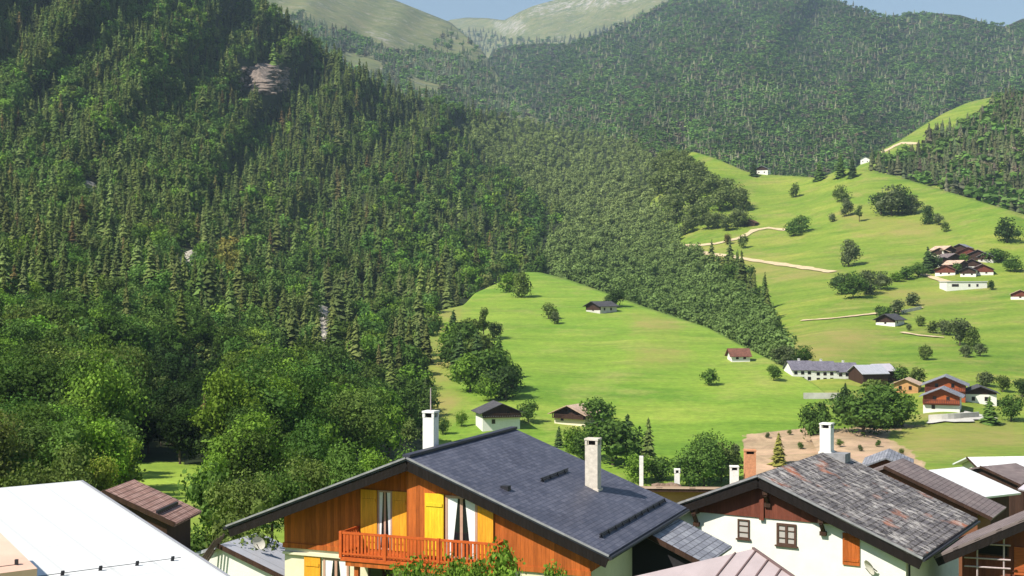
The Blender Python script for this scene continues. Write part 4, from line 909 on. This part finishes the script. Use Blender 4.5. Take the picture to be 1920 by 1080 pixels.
def roofed(name, label, cat, corners, mat, wallmat, zg, th=.14, inset=.35, rails=None):
    """house seen by one roof plane (ridge first two corners, eave last two), mirrored behind the ridge"""
    c = [Vector(p) for p in corners]; O = Vector((sum(p.x for p in c) / 4, sum(p.y for p in c) / 4, zg)); r = empty(name, O, 0, label, cat)
    L = [p - O for p in c]; slab(L, th, mat, r)
    rx = (L[0] + L[1]) / 2; ex = (L[2] + L[3]) / 2; back = Vector((rx.x - ex.x, rx.y - ex.y, ex.z - rx.z))
    slab([L[1], L[0], L[0] + back, L[1] + back], th, mat, r)
    ctr = (L[0] + L[1]) / 2; mw = []
    for p in (L[3], L[2], L[1] + back, L[0] + back): mw.append(Vector((ctr.x + (p.x - ctr.x) * .86, ctr.y + (p.y - ctr.y) * .86, 0)))
    def zt(a, b, s=.14): return a.z - th - .03 + (b.z - a.z) * s
    m = MB(); m.v += [tuple(q) for q in mw]
    for q, a, b in ((mw[0], L[3], L[0]), (mw[1], L[2], L[1]), (mw[2], L[2], L[1]), (mw[3], L[3], L[0])): m.v.append((q.x, q.y, zt(a, b)))
    for k, (a, b, p) in enumerate(((mw[0], mw[3], L[0]), (mw[1], mw[2], L[1]))): m.v.append(((a.x + b.x) / 2, (a.y + b.y) / 2, p.z - th - .03))
    m.f += [(0, 1, 5, 4), (1, 2, 6, 9, 5), (2, 3, 7, 6), (3, 0, 4, 8, 7), (4, 5, 9, 8), (6, 7, 8, 9)]; m.build("wall", M[wallmat], r)
    MB().beam(L[0] + Vector((0, -.02, -.02)), L[3] + Vector((0, -.02, -.02)), .06, .2).build("verge", M['wood_dark'], r)
    return r, L
# tiled shed roof left of the trees
d1 = lambda a: Vector((math.sin(R(a)), math.cos(R(a)), 0)); 
D0 = 60; Pd = Vector(pix(193, 920, D0)); Rd = Vector((math.cos(R(6)), -math.sin(R(6)), 0)); Dd = d1(6)
E0 = Pd + Rd * 3.35 + Vector((0, 0, -1.45))
r, L = roofed("shed", "small shed with pinkish brown tiled roof beside the glaring white roof", "shed", [Pd - Dd * .1, Pd + Dd * 3.6, E0 + Dd * 3.6, E0], M['tile_pink'], 'wood_dark', -14.6)
q = L[3] * .72 + L[0] * .28 + Vector((0, 0, .08)); MB().beam(q + Dd * .3, q + Dd * 2.9, .1, .12).build("snow_guard", M['iron'], r)
# grey annex left of the chalet
P0 = Vector(pix(408, 1022, 60)); Rd = Vector((.93, -.36, 0)); Dd = d1(22); E0 = P0 + Rd * 4.0 + Vector((0, 0, -1.4))
r, L = roofed("annex", "low annex with light grey roof and white wall left of the chalet", "house", [P0, P0 + Dd * 3.4, E0 + Dd * 3.4, E0], M['metal_grey'], 'white', -15.5)
dish(tuple(P0 + Rd * 1.5 + Dd * 1.1 + Vector((0, 0, .05))), .33, -20, "small cream satellite dish on the light grey annex roof", 20)
m = MB()
for i in range(4): a = P0 + Vector((-.5 - .1 * i, -.2 * i, .1)); m.beam(a + Vector((0, 0, -.9)), a + Vector((.75, .3, .35 - .06 * i)), .06, .08)
o = m.build("timber_pile", M['bark']); tag(o, "weathered poles leaning at the corner of the grey annex", "poles")
# grey slab roof between the two big houses
P0 = Vector(pix(1232, 1012, 54)); Rd = Vector((.907, -.42, 0)); Dd = d1(24); E0 = P0 + Rd * 2.0 + Vector((0, 0, -.87))
r, L = roofed("outbuilding", "outbuilding with grey slab roof tucked between chalet and white house", "outbuilding", [P0 - Rd * .55 + Vector((0, 0, .23)), P0 - Rd * .55 + Vector((0, 0, .23)) + Dd * 4.3, E0 + Dd * 4.3, E0], M['tile_grey'], 'tile_dark', -16)
# pink hipped roof with standing seams
ap = Vector(pix(1412, 1029, 46)); n1 = Vector((-.46, -.89, 0)); n2 = Vector((.89, -.46, 0)); O = Vector((ap.x, ap.y, -15.5)); r = empty("pavilion", O, 0, "pavilion with hipped pinkish standing-seam metal roof at the bottom edge", "pavilion")
hs = 4.2; tp = .21; a = ap - O; cs = [a + (s1 * n1 + s2 * n2) * hs + Vector((0, 0, -tp * hs)) for s1, s2 in ((1, -1), (1, 1), (-1, 1), (-1, -1))]
slab([cs[0], cs[1], a], .08, M['seam_pink'], r)
m = MB()
for i in range(-5, 6):
    s = i * .62 + .15; k = abs(s)
    b0 = a + n1 * (k + .04) + n2 * s + Vector((0, 0, -tp * (k + .04) + .02)); b1 = a + n1 * hs + n2 * s + Vector((0, 0, -tp * hs + .02))
    if s > -.6: m.beam(b0, b1, .05, .05)
m.build("roof_seam", M['seamline'], r)
m = MB(); m.beam(a + Vector((0, 0, .03)), cs[1] + Vector((0, 0, .03)), .09, .06); m.build("hip_cap", M['seamline'], r)
g = [a + n1 * .25, a + n1 * (hs - .3) + n2 * -(hs - .75), a + n1 * (hs - .3) + n2 * (hs - .75)]; m = MB()
m.v += [(p.x, p.y, 0) for p in g] + [(p.x, p.y, a.z - .13 - tp * (p - a).dot(n1)) for p in g]; m.f += [(0, 1, 4, 3), (1, 2, 5, 4), (2, 0, 3, 5), (3, 4, 5)]; m.build("wall", M['wood_dark'], r)
# ochre house behind, with its chimneys
P0 = Vector(pix(1180, 906, 88)); O = Vector((P0.x, P0.y, -24)); r = empty("ochre_house", O, R(-4), "ochre boarded house with thin pale roof showing between the two big roofs", "house")
Lh = 10.5; zt = P0.z - O.z
MB().extrude_y([(.6, 0), (Lh - .4, 0), (Lh - .4, zt - .42), (.6, zt - .42)], 0, .5).box(.6, Lh - .4, .503, 8, 0, zt - 2.0).build("wall", M['orangewall'], r)
slab([(-.2, -.9, zt - .05), (Lh, -.9, zt - .05), (Lh, 8.5, zt - 1.75), (-.2, 8.5, zt - 1.75)], .16, M['tile_peach'], r)
MB().box(-.1, Lh - .1, -.86, -.78, zt - .42, zt - .215).build("fascia", M['wood_dark'], r)
def hx(px, y): return ((px - 960) / F * (P0.y + y) - P0.x)
for px, y, h, wd, mt in ((1200, 1.2, 1.75, .26, 'stack_white'), (1267, 1.0, .95, .34, 'stack_white'), (1371, 2, 1.05, .55, 'stack_white'), (1399, 2.4, 2.1, .75, 'brickp')):
    chimney(r, hx(px, y), y, zt - 1.4, zt + h - .1, wd, M[mt], wd > .3)
m = MB(); x = hx(1246, 1.5)
for i in range(5): q = IV * np.array([.5, .4, .28]) * RS.uniform(.7, 1.2, (12, 1)); k = len(m.v); m.v += [(x - .6 + i * .3 + a, .4 + b, zt - .25 + c) for a, b, c in q]; m.f += [tuple(k + j for j in f) for f in IF.tolist()]
m.build("roof_mound", M['tile_peach'], r)
# long brown roof behind the white house
P0 = Vector(pix(1657, 875, 85)); Rd = Vector((.866, -.5, 0)); Dd = d1(30); E0 = P0 + Rd * 6.6 + Vector((0, 0, -2.75))
r, L = roofed("brown_roofed_house", "house with long grey brown roof and brick wall behind the lichen roof", "house", [P0, P0 + Dd * 5, E0 + Dd * 5, E0], M['tile_brown'], 'brick', -22)
# little house with red gable
house("house", "tiny grey roofed house with dark red gable beyond the lichen roof", Vector(pix(1662, 868, 118)) + Vector((0, 0, -3.2)), 18, 3.6, 6, 3.0, .42, 'white', 'tile_grey', 'wood_red', .4, (), zgable=.88, base=8)
# white roof at right
Rd = Vector((.5, -.87, 0)); Ee = Vector((.87, .5, 0)); P0 = Vector(pix(1806, 875, 107)); E0 = P0 + Rd * 5.6 + Vector((0, 0, -1.35))
r, L = roofed("white_roofed_barn", "barn with bright white sheet roof behind the long brown roof", "barn", [P0 - Ee * 6, P0, E0, E0 - Ee * 6], M['metal_white'], 'wood_dark', -24)
P0 = Vector(pix(1905, 868, 118)); E0 = P0 + Vector((.5, -.87, 0)) * 5 + Vector((0, 0, -1.3))
r, L = roofed("grey_roofed_house", "grey roofed house with dark eave right of the bright white roof", "house", [P0 - Ee * 4.6, P0, E0, E0 - Ee * 4.6], M['tile_brown'], 'wood_dark', -25)
P0 = Vector(pix(1960, 876, 108)); Rd = Vector((-.86, -.5, 0)); Ee2 = Vector((.5, -.86, 0)); E0 = P0 + Rd * 3.4 + Vector((0, 0, -1.5))
r, L = roofed("lilac_roofed_house", "lilac grey roofed house at the right picture edge", "house", [P0, P0 + Ee2 * 5, E0 + Ee2 * 5, E0], M['metal_lilac'], 'peach', -24)
P0 = Vector(pix(1812, 857, 140)); Ee = Vector((.97, -.1, 0)); 
r, L = roofed("long_white_shed", "long low shed with whitish roof at the back on the right", "shed", [P0, P0 + Ee * 12 + Vector((0, 0, .35)), P0 + Ee * 12 + Vector((.4, -3.2, -.75)), P0 + Vector((.4, -3.2, -1.1))], M['metal_white'], 'cream', -26)
# timber barn bottom right with pipes in front
Cb = Loc(pix(2029, 926, 60.9), 31, -17.5); rc = Cb.root("timber_barn", "old brown timber barn with railings under a wide eave at bottom right", "barn"); zr = Cb.zr; t = .53
gable_roof(rc, -6.6, 6.6, zr, t, t, 0, 5.6, .16, M['tile_brown']); MB().beam((-.02, .06, zr - .32), (-6.55, .06, zr - .32 - 6.53 * t), .06, .5).build("bargeboard", M['soffit'], rc); wallbox(rc, "wall", M['wood_red'], -5.6, 5.6, 1.3, 5.4, 0, zr - .2, t)
for x in (-5.9, -3.9, -2, 0): MB().box(x - .1, x + .1, .15, 1.5, zr - .46 - abs(x) * t, zr - .19 - abs(x) * t).build("purlin", M['wood_dark'], rc)
def cb(px0, px1, py0, py1, y=1.3): return Cb.front(px0, 1040, y)[0], Cb.front(px1, 1040, y)[0], Cb.front((px0 + px1) / 2, py1, y)[1], Cb.front((px0 + px1) / 2, py0, y)[1]
o = opening(rc, *cb(1832, 1892, 1019, 1042), 1.3, frame='wood_dark', glass='black', bars=0, name="opening")  # black sheet painted in for the unlit inside of the barn
shutter(rc, *cb(1902, 1925, 1026, 1078), 1.3, 'wood_chalet')
m = MB()
for py in (1018, 1045, 1061):
    x0, z0 = Cb.front(1808, py, .7); x1, z1 = Cb.front(1895, py, .7); m.bar((x0, .7, z0), (x1, .7, z0 + (z1 - z0) * .4), .04)
for px, y0 in ((1832, 1012), (1882, 990)): x, z = Cb.front(px, y0, .72); m.bar((x, .76, 0), (x, .76, z), .045)
m.build("pipe_railing", M['galv'], rc)

# ------------------------------------------------------------ single trees and bushes
rt = random.Random(42)
def T(kind, hill, px, base, hpx, colr, label, wide=1.0, group=None):
    p = hill.at(px, base); return tree(kind, p, hpx * p.y / F * (1.16 if kind == 'b' else 1), colr, label, group, wide * (1.15 if kind in 'bh' else 1), hpx * p.y / F * (.13 if kind == 'b' else .05 if kind in 'Bs' else .01), rt)
C_, R_ = H_center, H_meadow
G1 = "trees of the left edge of the central meadow"
for a in ((906, 640, 72, 's', 'olive', "thin pale poplar rising at the left side of the central meadow"), (926, 634, 34, 'u', 'dark', "dark round bush beside the thin poplar on the meadow"), (880, 640, 50, 'b', 'olive', "olive tree just left of the thin poplar"),
          (868, 680, 80, 'b', 'mid', "green tree at the left meadow edge under the poplar"), (905, 690, 72, 'b', 'olive', "olive tree in the middle of the clump on the left meadow edge"), (882, 735, 80, 'b', 'fresh', "fresh green tree low in the clump at the left meadow edge"),
          (925, 738, 90, 'b', 'mid', "large green tree at the right of the clump at the left meadow edge"), (846, 690, 70, 'b', 'mid', "green tree beside the forest at the left of the meadow clump"), (850, 640, 60, 'c', 'dark', "dark conifer beside the brown patch at the forest corner"),
          (948, 750, 70, 'b', 'dark', "dark tree casting a long shadow at the clump's right end"), (915, 752, 50, 'u', 'fresh', "bright bush at the foot of the left meadow clump"),
          (895, 712, 96, 'c', 'dark', "dark pointed conifer at the heart of the left meadow clump"), (935, 712, 84, 'c', 'mid', "pointed green conifer on the right flank of the left meadow clump"), (862, 712, 92, 'c', 'dark', "pointed dark conifer on the left flank of the left meadow clump"), (938, 690, 40, 'b', 'olive', "smaller olive tree at the upper right of the left meadow clump"), (955, 728, 44, 'u', 'dark', "dark bush at the right foot of the left meadow clump"),
          (848, 660, 60, 'b', 'fresh', "yellow green tree at the forest corner beside the brown patch")):
    T(a[3], C_, a[0], a[1], a[2], a[4], a[5], {'b': 1.08, 'c': 1.6}.get(a[3], 1.05))
for (px, b, h, k, c, lab, w_) in ((978, 558, 50, 'b', 'olive', "olive tree on the upper left crest of the central meadow", .9), (955, 548, 42, 'b', 'fresh', "bright tree at the forest edge on the meadow crest", 1), (1028, 598, 32, 'h', 'olive', "round olive bush on the slope below the meadow crest", 1.0),
        (1040, 607, 24, 'h', 'grey', "smaller dark bush downhill beside the olive bush", 1.0), (1152, 576, 38, 'b', 'dark', "dark tree standing right beside the lone barn", 1.1), (1329, 722, 33, 'h', 'mid', "single round bush in the middle of the open meadow", .95), (1451, 714, 34, 'b', 'mid', "small tree left of the white terraced row", 1),
        (1510, 682, 38, 'b', 'mid', "round tree standing behind the white terraced row", 1.1), (1472, 683, 40, 'b', 'grey', "grey green tree at the lower end of the wooded gully", 1.2), (990, 792, 46, 'b', 'mid', "green tree between the two farmhouses", .9),
        (1121, 800, 62, 'b', 'mid', "tall green tree right of the peach roofed farmhouse", 1.15), (1150, 872, 98, 'b', 'mid', "large leafy tree behind the chalet's right chimney", 1.25), (1176, 850, 74, 'c', 'dark', "dark pointed tree behind the large leafy tree", 2.2),
        (1216, 882, 100, 'c', 'spruce', "tall pointed conifer right of the leafy trees behind the chalet", 1.25), (1048, 838, 40, 'c', 'dark', "short dark conifer just above the chalet roof edge", 1.5), (1075, 850, 55, 'u', 'fresh', "light green bush beside the chalet's back roof edge", 1.1),
        (1100, 862, 60, 'u', 'mid', "green bush just left of the chalet's right chimney", 1.2), (1240, 900, 48, 'u', 'mid', "rounded green bush right of the tall conifer", 1.2), (1195, 905, 60, 'u', 'fresh', "fresh green bush under the tall conifer", 1.2),
        (1320, 912, 112, 'B', 'mid', "broad leafy tree behind the ochre house", 1.15), (1352, 905, 84, 'b', 'olive', "paler tree at the right of the broad leafy tree", .9), (1290, 915, 70, 'u', 'mid', "bush at the left foot of the broad leafy tree", 1.1), (1378, 870, 48, 's', 'grey', "thin grey tree above the brick chimney", 1.2), (1460, 872, 62, 'c', 'gold', "yellowish conifer on the bare earth beside the lichen roof", 1.5),
        (1525, 830, 84, 'b', 'mid', "tall tree on the bare earth bank with a slim trunk", .75), (1542, 812, 66, 's', 'dark', "darker slim tree close behind the tall bank tree", 1.3), (865, 800, 30, 'u', 'fresh', "light bush left of the white farmhouse", .8), (830, 815, 34, 'u', 'mid', "bush at the chalet ridge left of the white farmhouse", .8)):
    T(k, C_, px, b, h, c, lab, w_)
for (px, b, h, k, c, lab, w_) in ((1586, 796, 76, 'b', 'dark', "dark narrow tree at the left of the big roadside clump", .75), (1618, 815, 92, 'b', 'mid', "large green tree at the front of the big roadside clump", 1.25), (1655, 800, 84, 'b', 'mid', "middle tree of the big roadside clump", 1.25), (1692, 800, 70, 'b', 'fresh', "bright green tree at the right of the big roadside clump", 1.25),
        (1585, 745, 28, 'c', 'dark', "little black green conifer beside the white row's right end", 1.8), (1640, 768, 60, 'b', 'olive', "olive tree at the back of the big roadside clump", 1.2), (1640, 812, 60, 'u', 'dark', "dark bush at the foot of the big roadside clump", 1.0), (1676, 800, 56, 'u', 'mid', "green bush filling the right foot of the big roadside clump", 1.0), (1604, 800, 60, 'u', 'mid', "green bush filling the left foot of the big roadside clump", .9), (1855, 795, 52, 'c', 'mid', "pointed tree below the small white house at right", 2.0), (1896, 790, 56, 'b', 'mid', "round tree at the right edge below the chalets", 1.0), (1917, 745, 40, 'b', 'dark', "dark tree at the right picture edge above the round tree", 1),
        (1720, 722, 34, 'h', 'olive', "olive shrub behind the orange chalet", 1.1), (1690, 715, 32, 'h', 'mid', "shrub behind the pale roofed shed", 1.1), (1850, 724, 30, 'h', 'grey', "grey shrub above the small white house", 1.2), (1880, 735, 36, 'b', 'olive', "olive tree between small white house and picture edge", 1),
        (1888, 455, 52, 'b', 'dark', "dark lone tree at the far right of the upper meadow", .95), (1591, 500, 56, 'b', 'grey', "large grey green tree standing alone mid meadow", .95), (1578, 552, 42, 'b', 'dark', "left tree of the hedge across the right meadow", 1.1), (1600, 560, 54, 'b', 'mid', "front tree of the hedge across the right meadow", 1), (1625, 552, 48, 'b', 'grey', "third tree of the hedge across the right meadow", 1), (1650, 543, 38, 'b', 'grey', "right end tree of the hedge across the right meadow", 1.1), (1590, 535, 30, 's', 'grey', "slim tree poking up behind the hedge", 1.2),
        (1652, 402, 46, 'b', 'dark', "left tree of the dark grove on the upper meadow", 1.1), (1672, 404, 62, 'b', 'grey', "tallest middle tree of the dark grove on the upper meadow", 1), (1692, 402, 56, 'b', 'dark', "right tree of the dark grove on the upper meadow", 1.0), (1708, 402, 40, 'b', 'grey', "small tree at the right end of the dark grove", 1),
        (1740, 421, 38, 'b', 'dark', "upper tree of three in a line right of the grove", .8), (1760, 422, 24, 'h', 'grey', "middle bush of three in a line right of the grove", .8), (1771, 435, 22, 'h', 'olive', "lowest bush of three in a line right of the grove", .8),
        (1578, 378, 34, 'b', 'olive', "upper tree of the small group left of the dark grove", 1), (1585, 406, 38, 'b', 'grey', "middle tree of the small group left of the dark grove", .9), (1611, 416, 36, 's', 'olive', "slim right tree of the small group left of the dark grove", 1.3), (1561, 416, 18, 'h', 'grey', "low bush under the small group left of the dark grove", .9),
        (1488, 443, 30, 'h', 'mid', "left bush at the end of the winding dirt track", 1.0), (1503, 436, 36, 'b', 'mid', "leaning tree at the end of the winding dirt track", 1), (1492, 370, 28, 'h', 'olive', "lone bush near the upper left of the right meadow", .8), (1536, 338, 36, 'c', 'mid', "dark conifer at the saddle on the top edge of the meadow", 1.7), (1576, 333, 44, 'c', 'mid', "left of two conifers on the meadow's top edge", 1.7), (1598, 333, 40, 'c', 'dark', "right of two conifers on the meadow's top edge", 1.8),
        (1394, 465, 26, 'h', 'olive', "bush in the bend of the dirt track", .85), (1363, 458, 22, 'h', 'rust', "reddish bush left of the bend of the dirt track", .8), (1413, 330, 26, 'c', 'dark', "small dark conifer beside the white house at the forest edge", 1.8),
        (1740, 512, 50, 'c', 'dark', "dark conifer left of the hamlet", 1.7), (1752, 508, 36, 'b', 'dark', "dark tree against the hamlet's left houses", 1.1), (1722, 520, 30, 'b', 'mid', "hedge tree just left of the hamlet", 1.2), (1700, 525, 26, 'h', 'mid', "second hedge tree left of the hamlet", 1.3), (1682, 528, 20, 'h', 'fresh', "low bush at the left end of the hamlet hedge", 1.3), (1862, 492, 28, 'h', 'mid', "bush behind the hamlet's right end", 1.2), (1878, 490, 22, 'h', 'olive', "olive bush right of the hamlet", 1.2), (1903, 510, 34, 'b', 'mid', "tree at right of the hamlet above the field", 1.2), (1858, 543, 18, 'h', 'dark', "dark bush at the right end of the long white building", .9), (1795, 512, 22, 'h', 'mid', "green bush among the hamlet's lower houses", 1), (1808, 492, 18, 'h', 'mid', "small bush in the hamlet centre", 1),
        (1662, 600, 28, 'b', 'mid', "tree behind the house beside the lower path", 1.2), (1685, 590, 30, 'h', 'grey', "grey bush above the short pinkish wall", 1.1), (1712, 574, 26, 'h', 'grey', "bush at the right end of the short pinkish wall", 1.3), (1650, 596, 24, 'h', 'dark', "dark bush left of the house beside the lower path", 1.1),
        (1726, 612, 22, 'h', 'olive', "upper bush left of the field grove", .9), (1750, 625, 24, 'h', 'olive', "olive bush in the field grove", 1.1), (1768, 628, 30, 'h', 'grey', "grey bush left in the field grove", 1.1), (1800, 648, 58, 'b', 'grey', "largest grey tree of the field grove", .95), (1822, 650, 40, 'b', 'olive', "olive tree right in the field grove", 1), (1810, 670, 26, 'h', 'grey', "lowest bush of the field grove", 1), (1838, 668, 26, 'h', 'grey', "rightmost small bush of the field grove", .85), (1736, 675, 32, 'h', 'olive', "lone olive bush below the field grove", .85), (1704, 620, 14, 'h', 'grey', "tiny bush beside the lower path", .9)):
    T(k, R_, px, b, h, c, lab, w_)
for i, (px, b, h) in enumerate(((1328, 430, 36), (1345, 428, 34), (1362, 432, 30), (1380, 426, 40), (1392, 424, 34), (1395, 395, 44), (1375, 392, 50), (1350, 395, 48), (1318, 410, 44), (1300, 395, 60), (1335, 375, 50), (1362, 372, 40), (1290, 370, 56), (1310, 348, 46), (1280, 345, 48), (1268, 420, 60), (1285, 440, 40), (1300, 425, 44), (1262, 380, 70), (1330, 355, 36), (1275, 310, 30), (1246, 312, 34), (1256, 326, 38), (1240, 330, 40), (1264, 300, 26), (1252, 345, 44), (1270, 330, 36), (1290, 318, 30), (1284, 300, 22), (1240, 360, 46), (1305, 330, 34), (1255, 365, 44))):
    T('b', R_, px, b, h, (.15, .19, .07), "leafy tree of the wood tip that reaches into the right meadow", 1.1, "trees of the wood tip")
for i, (px, b, h, c) in enumerate(((150, 850, 200, 'mid'), (190, 858, 215, 'fresh'), (222, 842, 190, 'mid'), (236, 800, 170, 'olive'), (245, 765, 150, 'mid'))):
    T('B', H_left, px, b, h, c, ("tall tree at the left of the dark clearing", "tallest fresh green tree beside the dark clearing", "tall tree on the clearing's left edge", "olive tree at the upper left of the dark clearing", "tree at the top left of the dark clearing")[i], .8)
for (px, b, h, c, lab) in ((1440, 822, 12, 'grey', "tiny grey shrub at the top of the bare earth bank"), (1480, 815, 10, 'olive', "low olive shrub on the upper edge of the bare earth"), (1575, 838, 16, 'olive', "olive shrub in the middle of the bare earth bank"), (1612, 846, 13, 'grey', "small grey shrub low on the bare earth bank"), (1648, 838, 14, 'mid', "green shrub at the right side of the bare earth"), (1690, 852, 13, 'olive', "shrub where the bare earth meets the lower field"), (1500, 842, 14, 'mid', "green shrub left of the lichen roof's chimney")):
    T('h', R_ if px > 1560 else C_, px, b, h, c, lab, .9)
# near bushes between the houses, and the lush trees behind the left roofs
for (px, D, zb, h, k, c, lab, w_) in ((55, 82, -16, 5.6, 'B', 'olive', "yellow green round tree just behind the white metal roof", .85), (128, 84, -16, 6.4, 'B', 'olive', "middle yellow green tree behind the white metal roof", .8), (188, 86, -16, 5.4, 'B', 'yel', "bright yellow green tree left of the tiled shed", .8), (228, 80, -15.5, 3.6, 'u', 'mid', "green bush just left of the tiled shed roof", .9),
        (400, 84, -16, 5.0, 'u', 'mid', "green bush right of the tiled shed", .8), (452, 80, -16, 5.4, 'B', 'olive', "olive leafy tree left of the chalet's long eave", .9), (510, 84, -16, 5.2, 'B', 'mid', "leafy tree behind the chalet's left eave", .9), (425, 66, -15, 3.8, 'u', 'olive', "olive bush above the grey annex", .9), (380, 70, -15.5, 3.2, 'u', 'mid', "bush at the right end of the tiled shed", .9), (480, 62, -14.5, 3.6, 'u', 'olive', "bush under the chalet's left eave", .9),
        (570, 92, -17, 5.6, 'B', 'olive', "brownish green tree over the chalet's left roof", .9), (640, 100, -18, 6.6, 'B', 'mid', "green tree left of the chalet's ridge", .9), (700, 110, -20, 7, 'B', 'fresh', "fresh green tree behind the chalet's left chimney", .85), (770, 120, -21, 6.8, 'B', 'mid', "green tree right behind the chalet's left chimney", .85), (400, 100, -17.5, 5.4, 'B', 'fresh', "bright green tree at the right of the little grass clearing", .75), (345, 56, -14.5, 2.4, 'u', 'dark', "dark bush under the tiled shed's eave", .9)):
    p = Vector(pix(px, 540, D)); p.z = zb; tree(k, p, h * 1.0, c, lab, None, w_, 0, rt)
for (px, D, top, h, lab, w_) in ((940, 44, 1018, 2.8, "tallest leafy bush in front of the chalet's right wall", .62), (850, 43, 1030, 2.6, "leafy bush in front of the chalet balcony", .62), (775, 43, 1042, 2.4, "low bush at the left of the chalet front", .62), (1035, 43.5, 1044, 2.2, "pale bush below the chalet's right corner", .5), (892, 42, 1034, 2.2, "low leafy bush between the two taller chalet bushes", .6)):
    p = Vector(pix(px, top, D)); p.z -= h; tree('u', p, h, 'fresh' if px != 1030 else 'yel', lab, None, w_, 0, rt)

# ------------------------------------------------------------ the air between here and the far mountains
t = bpy.data.materials.new("haze_air"); t.use_nodes = True; n = t.node_tree; n.nodes.remove(n.nodes["Principled BSDF"]); v = n.nodes.new("ShaderNodeVolumePrincipled")
v.inputs["Density"].default_value = .00009; v.inputs["Color"].default_value = (.6, .8, 1, 1); v.inputs["Anisotropy"].default_value = .1; n.links.new(v.outputs[0], n.nodes["Material Output"].inputs["Volume"])
hz = MB().box(-6600, 6600, -3100, 7600, -80, 1700).build("haze", t); tag(hz, None, None, None, "stuff")
